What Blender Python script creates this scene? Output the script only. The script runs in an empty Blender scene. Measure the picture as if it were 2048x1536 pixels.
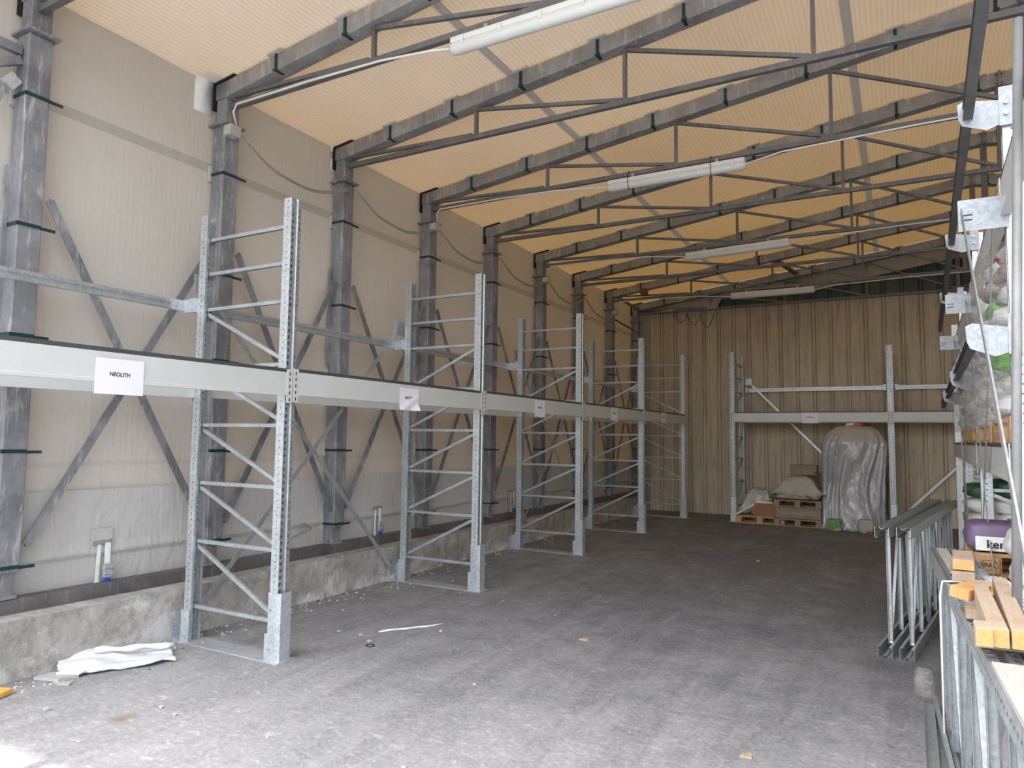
import bpy, math, random
from mathutils import Vector, Matrix, noise
random.seed(7)
S = bpy.context.scene
COL = S.collection
rnd = random.Random(11)

# ------------------------------------------------------------------ camera
F_PX, PITCH, YAW, ROLL, CAM_H = 1401.44, 0.0757, 0.5066, 0.0119, 1.6725
cd = bpy.data.cameras.new('camera'); cam = bpy.data.objects.new('camera', cd); COL.objects.link(cam)
cd.sensor_width = 36.0; cd.lens = 36.0 * F_PX / 2048.0; cd.clip_start = 0.05; cd.clip_end = 300
fw = Vector((-math.sin(YAW)*math.cos(PITCH), math.cos(YAW)*math.cos(PITCH), math.sin(PITCH)))
rt = Vector((math.cos(YAW), math.sin(YAW), 0)); up = rt.cross(fw)
r2 = math.cos(ROLL)*rt + math.sin(ROLL)*up; u2 = -math.sin(ROLL)*rt + math.cos(ROLL)*up
M = Matrix((r2, u2, -fw)).transposed().to_4x4(); M.translation = Vector((0, 0, CAM_H))
cam.matrix_world = M
S.camera = cam

# ------------------------------------------------------------------ world, sun, exposure
W = bpy.data.worlds.new('world'); S.world = W; W.use_nodes = True
wn = W.node_tree; wn.nodes.clear()
sky = wn.nodes.new('ShaderNodeTexSky'); sky.sky_type = 'NISHITA'; sky.sun_disc = False
sky.sun_elevation = math.radians(62); sky.sun_rotation = math.radians(200); sky.air_density = 1.0; sky.dust_density = 3.0
hsv = wn.nodes.new('ShaderNodeHueSaturation'); hsv.inputs['Saturation'].default_value = 0.42
bg = wn.nodes.new('ShaderNodeBackground'); bg.inputs['Strength'].default_value = 0.85
wo = wn.nodes.new('ShaderNodeOutputWorld')
wn.links.new(sky.outputs[0], hsv.inputs['Color']); wn.links.new(hsv.outputs[0], bg.inputs['Color']); wn.links.new(bg.outputs[0], wo.inputs['Surface'])
sd = bpy.data.lights.new('sun', 'SUN'); sd.energy = 4.2; sd.angle = math.radians(1.0); sd.color = (1.0, 0.95, 0.86)
sun = bpy.data.objects.new('sun', sd); COL.objects.link(sun)
sun.rotation_euler = Vector((0.10, 0.235, -0.95)).to_track_quat('-Z', 'Y').to_euler()
vs = S.view_settings; vs.view_transform = 'Standard'; vs.look = 'None'; vs.gamma = 1.0; vs.use_curve_mapping = False
vs.exposure = 0.10
S.cycles.max_bounces = 10; S.cycles.diffuse_bounces = 6; S.cycles.transparent_max_bounces = 24
S.cycles.sample_clamp_indirect = 6.0

# ------------------------------------------------------------------ material helpers
def new_mat(name):
    m = bpy.data.materials.new(name); m.use_nodes = True
    nt = m.node_tree; nt.nodes.clear()
    out = nt.nodes.new('ShaderNodeOutputMaterial')
    return m, nt, out
def N(nt, t, **kw):
    n = nt.nodes.new(t)
    for k, v in kw.items():
        if k.startswith('i_'): n.inputs[k[2:].replace('_', ' ')].default_value = v
        else: setattr(n, k, v)
    return n
def L(nt, a, b): nt.links.new(a, b)
def math_n(nt, op, a, b=None, c=None):
    n = nt.nodes.new('ShaderNodeMath'); n.operation = op
    for i, v in enumerate((a, b, c)):
        if v is None: continue
        if isinstance(v, (int, float)): n.inputs[i].default_value = v
        else: nt.links.new(v, n.inputs[i])
    return n.outputs[0]
def ramp(nt, fac, stops):
    r = nt.nodes.new('ShaderNodeValToRGB'); e = r.color_ramp.elements
    while len(e) < len(stops): e.new(0.5)
    for k, (p, c) in enumerate(stops):
        e[k].position = p; e[k].color = (c[0], c[1], c[2], 1) if not isinstance(c, (int, float)) else (c, c, c, 1)
    nt.links.new(fac, r.inputs[0]); return r.outputs[0]
def mixc(nt, fac, a, b, mode='MIX'):
    n = nt.nodes.new('ShaderNodeMix'); n.data_type = 'RGBA'; n.blend_type = mode
    for i, v in ((0, fac), (6, a), (7, b)):
        if isinstance(v, (int, float)): n.inputs[i].default_value = v
        elif isinstance(v, tuple): n.inputs[i].default_value = (v[0], v[1], v[2], 1)
        else: nt.links.new(v, n.inputs[i])
    return n.outputs[2]
def noise_n(nt, vec, scale, detail=4, rough=0.55, dist=0.0):
    n = nt.nodes.new('ShaderNodeTexNoise'); n.inputs['Scale'].default_value = scale; n.inputs['Detail'].default_value = detail
    n.inputs['Roughness'].default_value = rough; n.inputs['Distortion'].default_value = dist
    if vec is not None: nt.links.new(vec, n.inputs['Vector'])
    return n.outputs[0]
def mapping(nt, vec, scale=(1, 1, 1), loc=(0, 0, 0), rot=(0, 0, 0)):
    m = nt.nodes.new('ShaderNodeMapping'); m.inputs['Scale'].default_value = scale; m.inputs['Location'].default_value = loc
    m.inputs['Rotation'].default_value = rot; nt.links.new(vec, m.inputs['Vector']); return m.outputs[0]
def bump(nt, h, strength=0.3, dist=0.02):
    b = nt.nodes.new('ShaderNodeBump'); b.inputs['Strength'].default_value = strength; b.inputs['Distance'].default_value = dist
    nt.links.new(h, b.inputs['Height']); return b.outputs[0]
def pos(nt): return nt.nodes.new('ShaderNodeNewGeometry').outputs['Position']
def objco(nt): return nt.nodes.new('ShaderNodeTexCoord').outputs['Object']
def principled(nt, out, col, rough=0.5, metal=0.0, normal=None, spec=0.5):
    p = nt.nodes.new('ShaderNodeBsdfPrincipled')
    for k, v in (('Base Color', col), ('Roughness', rough), ('Metallic', metal)):
        if isinstance(v, tuple): p.inputs[k].default_value = (v[0], v[1], v[2], 1)
        elif isinstance(v, (int, float)): p.inputs[k].default_value = v
        else: nt.links.new(v, p.inputs[k])
    p.inputs['Specular IOR Level'].default_value = spec
    if normal is not None: nt.links.new(normal, p.inputs['Normal'])
    if out is not None: nt.links.new(p.outputs[0], out.inputs['Surface'])
    return p.outputs[0]
_mc = {}
def simple(name, col, rough=0.5, metal=0.0, var=0.12, scale=9.0, bmp=0.0, spec=0.5):
    if name in _mc: return _mc[name]
    m, nt, out = new_mat(name); v = objco(nt)
    n = noise_n(nt, v, scale, 5, 0.6)
    c = mixc(nt, ramp(nt, n, [(0.3, 0.0), (0.7, 1.0)]), tuple(x*(1-var) for x in col), tuple(min(1, x*(1+var)) for x in col))
    nm = bump(nt, n, bmp, 0.02) if bmp else None
    principled(nt, out, c, rough, metal, nm, spec)
    _mc[name] = m; return m

def mat_galv(name, base, metal=0.55, rough=0.38, slots=None):
    m, nt, out = new_mat(name); v = objco(nt)
    vo = nt.nodes.new('ShaderNodeTexVoronoi'); vo.inputs['Scale'].default_value = 60; nt.links.new(v, vo.inputs['Vector'])
    sp = nt.nodes.new('ShaderNodeSeparateColor'); nt.links.new(vo.outputs['Color'], sp.inputs[0])
    n = noise_n(nt, v, 5, 5, 0.6)
    f = math_n(nt, 'ADD', math_n(nt, 'MULTIPLY', sp.outputs[0], 0.35), math_n(nt, 'MULTIPLY', n, 0.65))
    c = mixc(nt, ramp(nt, f, [(0.25, 0.0), (0.75, 1.0)]), tuple(x*0.78 for x in base), tuple(min(1, x*1.15) for x in base))
    r = math_n(nt, 'MULTIPLY_ADD', n, 0.25, rough - 0.12)
    b = principled(nt, None, c, r, metal)
    if slots:
        s = nt.nodes.new('ShaderNodeSeparateXYZ'); nt.links.new(v, s.inputs[0])
        if slots == 'slot':      # two columns of oblong slots on the web
            ay = math_n(nt, 'ABSOLUTE', s.outputs[1])
            du = math_n(nt, 'COMPARE', ay, 0.034, 0.009)
            fz = math_n(nt, 'FRACT', math_n(nt, 'MULTIPLY', s.outputs[2], 20.0))
            dz = math_n(nt, 'LESS_THAN', fz, 0.48)
        else:                    # one column of small round bolt holes on the flank
            fx = math_n(nt, 'SUBTRACT', math_n(nt, 'ABSOLUTE', s.outputs[0]), 0.53)
            fx = math_n(nt, 'SUBTRACT', math_n(nt, 'ABSOLUTE', fx), 0.0)
            du = math_n(nt, 'COMPARE', math_n(nt, 'ABSOLUTE', math_n(nt, 'SUBTRACT', s.outputs[0], 0.04)), 0.487, 0.005)
            fz = math_n(nt, 'FRACT', math_n(nt, 'MULTIPLY', s.outputs[2], 20.0))
            dz = math_n(nt, 'COMPARE', fz, 0.5, 0.1)
        hole = math_n(nt, 'MULTIPLY', du, dz)
        tr = nt.nodes.new('ShaderNodeBsdfTransparent'); mx = nt.nodes.new('ShaderNodeMixShader')
        nt.links.new(hole, mx.inputs[0]); nt.links.new(b, mx.inputs[1]); nt.links.new(tr.outputs[0], mx.inputs[2]); b = mx.outputs[0]
    nt.links.new(b, out.inputs['Surface']); return m
GALV = mat_galv('galvanised_steel', (0.46, 0.49, 0.505))
GSLOT = mat_galv('galvanised_slotted', (0.40, 0.43, 0.44), slots='slot')
GHOLE = mat_galv('galvanised_holed', (0.54, 0.58, 0.59), slots='hole')
GBR = mat_galv('galvanised_bright', (0.50, 0.54, 0.56), metal=0.4)
def mat_old(name, lo, hi, streak):
    m, nt, out = new_mat(name); v = pos(nt)
    n1 = noise_n(nt, v, 3.0, 8, 0.65); n2 = noise_n(nt, mapping(nt, v, (9, 9, 1.6)), 2.2, 6, 0.7, 0.6)
    n3 = noise_n(nt, v, 60, 3, 0.6)
    c = mixc(nt, ramp(nt, n1, [(0.35, 0.0), (0.68, 1.0)]), lo, hi)
    c = mixc(nt, math_n(nt, 'MULTIPLY', ramp(nt, n2, [(0.54, 0.0), (0.66, 1.0)]), 0.8), c, streak)
    c = mixc(nt, math_n(nt, 'MULTIPLY', n3, 0.3), c, (0.12, 0.12, 0.13))
    principled(nt, out, c, 0.55, 0.25, bump(nt, n2, 0.15, 0.01)); return m
OLD = mat_old('weathered_galvanised', (0.16, 0.165, 0.18), (0.36, 0.365, 0.385), (0.56, 0.55, 0.54))
OLDR = mat_old('rafter_galvanised', (0.26, 0.26, 0.255), (0.44, 0.44, 0.425), (0.60, 0.59, 0.56))
GPL = mat_galv('zinc_plate', (0.34, 0.365, 0.385), metal=0.35)
OLDM = mat_old('weathered_web_steel', (0.13, 0.13, 0.13), (0.20, 0.20, 0.20), (0.26, 0.26, 0.25))
WHITE = simple('white_painted_steel', (0.58, 0.595, 0.575), 0.42, 0.0, 0.04, 3)
LIP = simple('dark_steel_lip', (0.085, 0.09, 0.09), 0.5, 0.3, 0.1)
BAND = simple('dark_green_perforated_band', (0.012, 0.045, 0.05), 0.45, 0.2)
TAB = simple('pale_pvc_tab', (0.50, 0.50, 0.46), 0.6)
TABW = simple('white_foam_pad', (0.85, 0.85, 0.83), 0.7)
BLACK = simple('black_rubber', (0.015, 0.016, 0.018), 0.6)
PAPER = simple('white_paper', (0.80, 0.79, 0.86), 0.7, 0, 0.02)
INK = simple('black_ink', (0.02, 0.02, 0.02), 0.8)
CABLE = simple('grey_cable', (0.32, 0.32, 0.29), 0.5)
LAMPW = simple('white_lamp_housing', (0.74, 0.74, 0.71), 0.4, 0, 0.03)
LAMPD = simple('frosted_lamp_diffuser', (0.66, 0.68, 0.66), 0.22, 0, 0.03)
RUST = simple('rusty_strap', (0.10, 0.06, 0.04), 0.8)

def mat_tarp(name, refl, trans, tfac, roof):
    m, nt, out = new_mat(name); v = pos(nt)
    s = nt.nodes.new('ShaderNodeSeparateXYZ'); nt.links.new(v, s.inputs[0]); X, Y, Z = s.outputs
    def band(co, c, w): return math_n(nt, 'COMPARE', co, c, w)
    if roof:
        rib = math_n(nt, 'SINE', math_n(nt, 'MULTIPLY', X, 2*math.pi/0.045))
        ax = math_n(nt, 'ABSOLUTE', math_n(nt, 'SUBTRACT', X, 1.06))
        seam = math_n(nt, 'MAXIMUM', band(X, -3.32, 0.045), band(X, -0.35, 0.045))
        seam = math_n(nt, 'MAXIMUM', seam, band(X, 2.45, 0.045))
        fine = noise_n(nt, mapping(nt, v, (30, 2, 2)), 3, 2)
        big = noise_n(nt, mapping(nt, v, (0.8, 1.3, 1)), 1.6, 4, 0.5, 0.8)
        h = math_n(nt, 'ADD', math_n(nt, 'MULTIPLY', rib, 0.10), math_n(nt, 'MULTIPLY', big, 1.1))
    else:
        rib = math_n(nt, 'SINE', math_n(nt, 'MULTIPLY', Y, 2*math.pi/0.05))
        seam = band(Z, 4.18, 0.045)
        for c in (1.42,): seam = math_n(nt, 'MAXIMUM', seam, math_n(nt, 'MULTIPLY', band(Z, c, 0.02), 0.35))
        big = noise_n(nt, mapping(nt, v, (1, 1.0, 0.7)), 1.4, 4, 0.5, 0.8)
        crease = noise_n(nt, mapping(nt, v, (1, 2.6, 1.3), rot=(0.6, 0, 0)), 1.5, 4, 0.5, 2.4)
        low = nt.nodes.new('ShaderNodeMapRange'); nt.links.new(Z, low.inputs[0])
        low.inputs[1].default_value = 2.2; low.inputs[2].default_value = 0.7; low.inputs[3].default_value = 0.12; low.inputs[4].default_value = 0.8
        h = math_n(nt, 'ADD', math_n(nt, 'MULTIPLY', rib, 0.012), math_n(nt, 'ADD', big, math_n(nt, 'MULTIPLY', crease, low.outputs[0])))
    ribc = math_n(nt, 'MULTIPLY_ADD', rib, 0.045 if roof else 0.006, 0.955)
    dirt = noise_n(nt, v, 0.9, 6, 0.6)
    sc = noise_n(nt, mapping(nt, v, (2, 1.2, 5)), 5, 4, 0.5, 2.5)
    scr = ramp(nt, sc, [(0.485, 1.0), (0.5, 0.90), (0.515, 1.0)])
    def tint(c):
        a = mixc(nt, ramp(nt, dirt, [(0.3, 0.0), (0.75, 1.0)]), tuple(x*0.9 for x in c), c)
        cb = nt.nodes.new('ShaderNodeCombineColor'); 
        for i in range(3): nt.links.new(ribc, cb.inputs[i])
        a = mixc(nt, 1.0, a, cb.outputs[0], 'MULTIPLY')
        if not roof: a = mixc(nt, 1.0, a, scr, 'MULTIPLY')
        return mixc(nt, math_n(nt, 'MULTIPLY', seam, 0.80 if roof else 0.42), a, (0.26, 0.26, 0.25) if roof else tuple(x*0.42 for x in c))
    nm = bump(nt, h, 0.55, 0.035)
    d = nt.nodes.new('ShaderNodeBsdfDiffuse'); t = nt.nodes.new('ShaderNodeBsdfTranslucent')
    nt.links.new(tint(refl), d.inputs['Color']); nt.links.new(tint(trans), t.inputs['Color'])
    nt.links.new(nm, d.inputs['Normal']); nt.links.new(nm, t.inputs['Normal'])
    mx = nt.nodes.new('ShaderNodeMixShader'); mx.inputs[0].default_value = tfac
    nt.links.new(d.outputs[0], mx.inputs[1]); nt.links.new(t.outputs[0], mx.inputs[2]); nt.links.new(mx.outputs[0], out.inputs['Surface'])
    return m
TARPW = mat_tarp('pvc_wall_tarpaulin', (0.61, 0.598, 0.572), (0.60, 0.35, 0.10), 0.035, False)
TARPR = mat_tarp('pvc_roof_tarpaulin', (0.86, 0.86, 0.84), (0.80, 0.42, 0.07), 0.055, True)

def mat_floor():
    m, nt, out = new_mat('dusty_asphalt_floor'); v = pos(nt)
    s = nt.nodes.new('ShaderNodeSeparateXYZ'); nt.links.new(v, s.inputs[0]); X, Y, Z = s.outputs
    n1 = noise_n(nt, v, 0.7, 8, 0.62, 0.4); n2 = noise_n(nt, v, 3.2, 8, 0.7, 0.3); n3 = noise_n(nt, v, 38, 6, 0.75)
    base = mixc(nt, ramp(nt, n2, [(0.3, 0.0), (0.7, 1.0)]), (0.105, 0.114, 0.130), (0.165, 0.176, 0.195))
    # pale cement dust, thick beside the left wall and out by the opening
    mr = nt.nodes.new('ShaderNodeMapRange'); nt.links.new(Y, mr.inputs[0]); mr.inputs[1].default_value = 7.5; mr.inputs[2].default_value = 1.5
    ml = nt.nodes.new('ShaderNodeMapRange'); nt.links.new(X, ml.inputs[0]); ml.inputs[1].default_value = -2.6; ml.inputs[2].default_value = -5.0
    dust = math_n(nt, 'ADD', math_n(nt, 'MULTIPLY', mr.outputs[0], 0.34), math_n(nt, 'MULTIPLY', ml.outputs[0], 0.16))
    dn = math_n(nt, 'ADD', math_n(nt, 'MULTIPLY', n1, 0.55), math_n(nt, 'MULTIPLY', n2, 0.45))
    dfac = ramp(nt, math_n(nt, 'ADD', dn, dust), [(0.47, 0.0), (0.72, 0.6), (0.98, 1.0)])
    c = mixc(nt, math_n(nt, 'MULTIPLY', dfac, 0.85), base, (0.40, 0.40, 0.405))
    # tyre streaks curving along the aisle
    wv = mapping(nt, v, (1.0, 0.12, 1), rot=(0, 0, 0.10))
    st = noise_n(nt, wv, 3.4, 5, 0.6, 0.9)
    c = mixc(nt, math_n(nt, 'MULTIPLY', ramp(nt, st, [(0.46, 0.0), (0.66, 1.0)]), 0.38), c, (0.085, 0.085, 0.09))
    st2 = noise_n(nt, mapping(nt, v, (1.0, 0.10, 1), rot=(0, 0, -0.25), loc=(3, 1, 0)), 6.0, 4, 0.6, 0.6)
    c = mixc(nt, math_n(nt, 'MULTIPLY', ramp(nt, st2, [(0.60, 0.0), (0.72, 1.0)]), 0.30), c, (0.42, 0.41, 0.40))
    # white scrapes and speckle
    sp = noise_n(nt, mapping(nt, v, (1.6, 5.5, 1)), 4.5, 4, 0.6)
    c = mixc(nt, math_n(nt, 'MULTIPLY', ramp(nt, sp, [(0.685, 0.0), (0.72, 1.0)]), 0.65), c, (0.50, 0.49, 0.47))
    ck = noise_n(nt, mapping(nt, v, (1, 2.2, 1)), 7.5, 6, 0.8, 1.0)
    mr2 = ramp(nt, ml.outputs[0], [(0.1, 0.0), (0.6, 1.0)])
    c = mixc(nt, math_n(nt, 'MULTIPLY', ramp(nt, ck, [(0.30, 1.0), (0.37, 0.0)]), mr2), c, (0.11, 0.105, 0.10))
    c = mixc(nt, math_n(nt, 'MULTIPLY', n3, 0.5), c, mixc(nt, ramp(nt, n3, [(0.42, 0.0), (0.62, 1.0)]), (0.10, 0.10, 0.105), (0.44, 0.44, 0.45)))
    # a brown stain
    d = nt.nodes.new('ShaderNodeVectorMath'); d.operation = 'DISTANCE'; nt.links.new(v, d.inputs[0]); d.inputs[1].default_value = (-4.04, 2.62, 0)
    dd = math_n(nt, 'ADD', d.outputs['Value'], math_n(nt, 'MULTIPLY', n2, 0.16))
    c = mixc(nt, ramp(nt, dd, [(0.10, 0.7), (0.19, 0.0)]), c, (0.20, 0.15, 0.09))
    n4 = noise_n(nt, mapping(nt, v, (1, 1.5, 1)), 11, 8, 0.78, 0.5)
    c = mixc(nt, math_n(nt, 'MULTIPLY', ramp(nt, n4, [(0.55, 0.0), (0.66, 1.0)]), math_n(nt, 'MULTIPLY_ADD', dfac, 0.6, 0.08)), c, (0.56, 0.55, 0.53))
    c = mixc(nt, math_n(nt, 'MULTIPLY', ramp(nt, n4, [(0.34, 1.0), (0.45, 0.0)]), 0.40), c, (0.10, 0.10, 0.105))
    h = math_n(nt, 'ADD', math_n(nt, 'MULTIPLY', n3, 0.5), n2)
    principled(nt, out, c, 0.82, 0, bump(nt, h, 0.45, 0.012), 0.3); return m
FLOOR = mat_floor()
def mat_conc():
    m, nt, out = new_mat('weathered_concrete'); v = pos(nt)
    s = nt.nodes.new('ShaderNodeSeparateXYZ'); nt.links.new(v, s.inputs[0]); Z = s.outputs[2]
    n1 = noise_n(nt, v, 1.6, 8, 0.65, 0.5); n2 = noise_n(nt, mapping(nt, v, (1, 2.0, 1.6)), 3.4, 9, 0.75, 0.3); n3 = noise_n(nt, v, 30, 5, 0.7)
    c = mixc(nt, ramp(nt, n1, [(0.3, 0.0), (0.7, 1.0)]), (0.32, 0.31, 0.28), (0.52, 0.50, 0.46))
    c = mixc(nt, math_n(nt, 'MULTIPLY', ramp(nt, n2, [(0.46, 0.0), (0.62, 1.0)]), 0.62), c, (0.22, 0.205, 0.185))
    zf = nt.nodes.new('ShaderNodeMapRange'); nt.links.new(Z, zf.inputs[0]); zf.inputs[1].default_value = 0.0; zf.inputs[2].default_value = 0.22; zf.inputs[3].default_value = 0.08; zf.inputs[4].default_value = -0.03
    w = noise_n(nt, v, 2.8, 9, 0.74, 0.4)
    c = mixc(nt, math_n(nt, 'MULTIPLY', ramp(nt, math_n(nt, 'ADD', w, zf.outputs[0]), [(0.52, 0.0), (0.63, 1.0)]), 0.85), c, (0.66, 0.65, 0.63))
    c = mixc(nt, ramp(nt, n3, [(0.27, 0.6), (0.36, 0.0)]), c, (0.16, 0.15, 0.13))
    h = math_n(nt, 'ADD', math_n(nt, 'MULTIPLY', n3, 0.4), n1)
    principled(nt, out, c, 0.9, 0, bump(nt, h, 0.9, 0.035), 0.2); return m
CONC = mat_conc()
CHAN = mat_old('dirty_channel_steel', (0.11, 0.10, 0.10), (0.20, 0.19, 0.185), (0.30, 0.28, 0.26))
def mat_clad():
    m, nt, out = new_mat('stained_beige_cladding'); v = pos(nt)
    n1 = noise_n(nt, mapping(nt, v, (5, 1, 0.35)), 2.0, 7, 0.65, 0.3); n2 = noise_n(nt, v, 1.3, 6, 0.6); n3 = noise_n(nt, mapping(nt, v, (14, 1, 0.8)), 3, 6, 0.7)
    sx = nt.nodes.new('ShaderNodeSeparateXYZ'); nt.links.new(v, sx.inputs[0])
    c = mixc(nt, ramp(nt, n1, [(0.32, 0.0), (0.68, 1.0)]), (0.42, 0.355, 0.26), (0.58, 0.50, 0.38))
    c = mixc(nt, math_n(nt, 'MULTIPLY', ramp(nt, n3, [(0.50, 0.0), (0.70, 1.0)]), 0.55), c, (0.17, 0.14, 0.10))
    c = mixc(nt, math_n(nt, 'MULTIPLY', ramp(nt, n2, [(0.5, 0.0), (0.75, 1.0)]), 0.3), c, (0.22, 0.23, 0.17))
    rw = noise_n(nt, v, 7, 4, 0.6)
    c = mixc(nt, math_n(nt, 'MULTIPLY', ramp(nt, rw, [(0.71, 0.0), (0.76, 1.0)]), 0.7), c, (0.14, 0.07, 0.035))
    principled(nt, out, c, 0.6, 0.0, bump(nt, n1, 0.15, 0.01), 0.3); return m
CLAD = mat_clad()
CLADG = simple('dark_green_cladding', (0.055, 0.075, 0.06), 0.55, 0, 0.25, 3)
CLADP = simple('pale_corner_cladding', (0.30, 0.30, 0.27), 0.55, 0, 0.12, 2)
FLAP = simple('grey_pvc_flap', (0.30, 0.30, 0.30), 0.4, 0, 0.15, 1.5, 0.4)
def mat_wood(name, a, b, endc=None):
    m, nt, out = new_mat(name); v = objco(nt)
    g = noise_n(nt, mapping(nt, v, (18, 2, 18)), 2.2, 6, 0.65, 1.0); n = noise_n(nt, v, 6, 5)
    c = mixc(nt, ramp(nt, g, [(0.3, 0.0), (0.7, 1.0)]), a, b)
    c = mixc(nt, math_n(nt, 'MULTIPLY', ramp(nt, n, [(0.55, 0.0), (0.7, 1.0)]), 0.35), c, tuple(x*0.6 for x in a))
    principled(nt, out, c, 0.7, 0, bump(nt, g, 0.2, 0.005)); return m
WOOD = mat_wood('pallet_wood', (0.42, 0.25, 0.12), (0.62, 0.40, 0.20))
WOODD = mat_wood('dull_pallet_wood', (0.24, 0.17, 0.11), (0.36, 0.27, 0.18))
TIMB = mat_wood('dusty_timber', (0.36, 0.27, 0.19), (0.48, 0.38, 0.30))
TEND = mat_wood('fresh_cut_end_grain', (0.46, 0.21, 0.07), (0.58, 0.30, 0.12))
BOARD = mat_wood('pale_dusty_board', (0.36, 0.34, 0.31), (0.46, 0.44, 0.41))
CARD = simple('brown_cardboard', (0.30, 0.15, 0.075), 0.8, 0, 0.12, 4)
CARDL = simple('tan_cardboard', (0.27, 0.21, 0.135), 0.8, 0, 0.12, 4)
def mat_plastic(name, col, rough=0.2, sc=3.0, st=0.5, stretch=(1, 1, 1)):
    m, nt, out = new_mat(name); v = pos(nt)
    n = noise_n(nt, mapping(nt, v, stretch), sc, 5, 0.55, 1.3); n2 = noise_n(nt, v, 1.7, 3)
    c = mixc(nt, ramp(nt, n2, [(0.3, 0.0), (0.7, 1.0)]), tuple(x*0.88 for x in col), col)
    principled(nt, out, c, rough, 0, bump(nt, n, st, 0.05), 1.0); return m
GREYP = mat_plastic('grey_plastic_sheeting', (0.42, 0.42, 0.44), 0.20, 2.2, 0.9, (2.4, 2.4, 1.0))
GREYP2 = mat_plastic('pale_grey_plastic_sheeting', (0.46, 0.46, 0.45), 0.26, 4.0, 0.7)
WHITEP = mat_plastic('white_plastic_film', (0.74, 0.75, 0.78), 0.35, 3.0, 0.25)
def mat_wrap(op=0.4):
    m, nt, out = new_mat('clear_stretch_wrap'); v = pos(nt)
    n = noise_n(nt, mapping(nt, v, (3, 3, 9), rot=(0.5, 0.3, 0)), 3.0, 6, 0.65, 1.8)
    nm = bump(nt, n, 0.9, 0.05)
    b = principled(nt, None, (0.85, 0.85, 0.85), 0.14, 0, nm, 0.8)
    tr = nt.nodes.new('ShaderNodeBsdfTransparent'); mx = nt.nodes.new('ShaderNodeMixShader')
    f = ramp(nt, n, [(0.40, 0.08), (0.66, op)]); nt.links.new(f, mx.inputs[0]); nt.links.new(tr.outputs[0], mx.inputs[1]); nt.links.new(b, mx.inputs[2])
    nt.links.new(mx.outputs[0], out.inputs['Surface']); return m
WRAP = mat_wrap(0.42)
def bagmat(name, a, b=None, thr=0.55, sc=3.5):
    if name in _mc: return _mc[name]
    m, nt, out = new_mat(name); v = objco(nt)
    n = noise_n(nt, v, sc, 2, 0.4); w = noise_n(nt, v, 9, 5, 0.6, 0.8)
    c = a if b is None else mixc(nt, ramp(nt, n, [(thr-0.01, 0.0), (thr+0.01, 1.0)]), a, b)
    principled(nt, out, c, 0.42, 0, bump(nt, w, 0.4, 0.03)); _mc[name] = m; return m
BAGW = bagmat('white_bag_plastic', (0.80, 0.79, 0.77))
BAGG = bagmat('green_and_white_bag', (0.80, 0.79, 0.76), (0.12, 0.42, 0.07), 0.50)
BAGDG = bagmat('dark_green_bag', (0.035, 0.13, 0.07))
BAGR = bagmat('red_and_white_bag', (0.80, 0.78, 0.76), (0.55, 0.05, 0.05), 0.54)
BAGP = bagmat('purple_bag', (0.14, 0.10, 0.15))
BAGB = bagmat('brown_grey_bag', (0.42, 0.34, 0.30))
BAGLG = bagmat('light_green_bag', (0.19, 0.52, 0.07))
PURP = simple('purple_print', (0.16, 0.11, 0.19), 0.5)
GREENI = simple('green_print', (0.05, 0.22, 0.09), 0.5)
REDI = simple('red_print', (0.50, 0.07, 0.08), 0.5)
BLUE = simple('blue_plastic', (0.02, 0.08, 0.55), 0.4)
YEL = simple('orange_yellow_foam', (0.75, 0.42, 0.10), 0.8)

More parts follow.
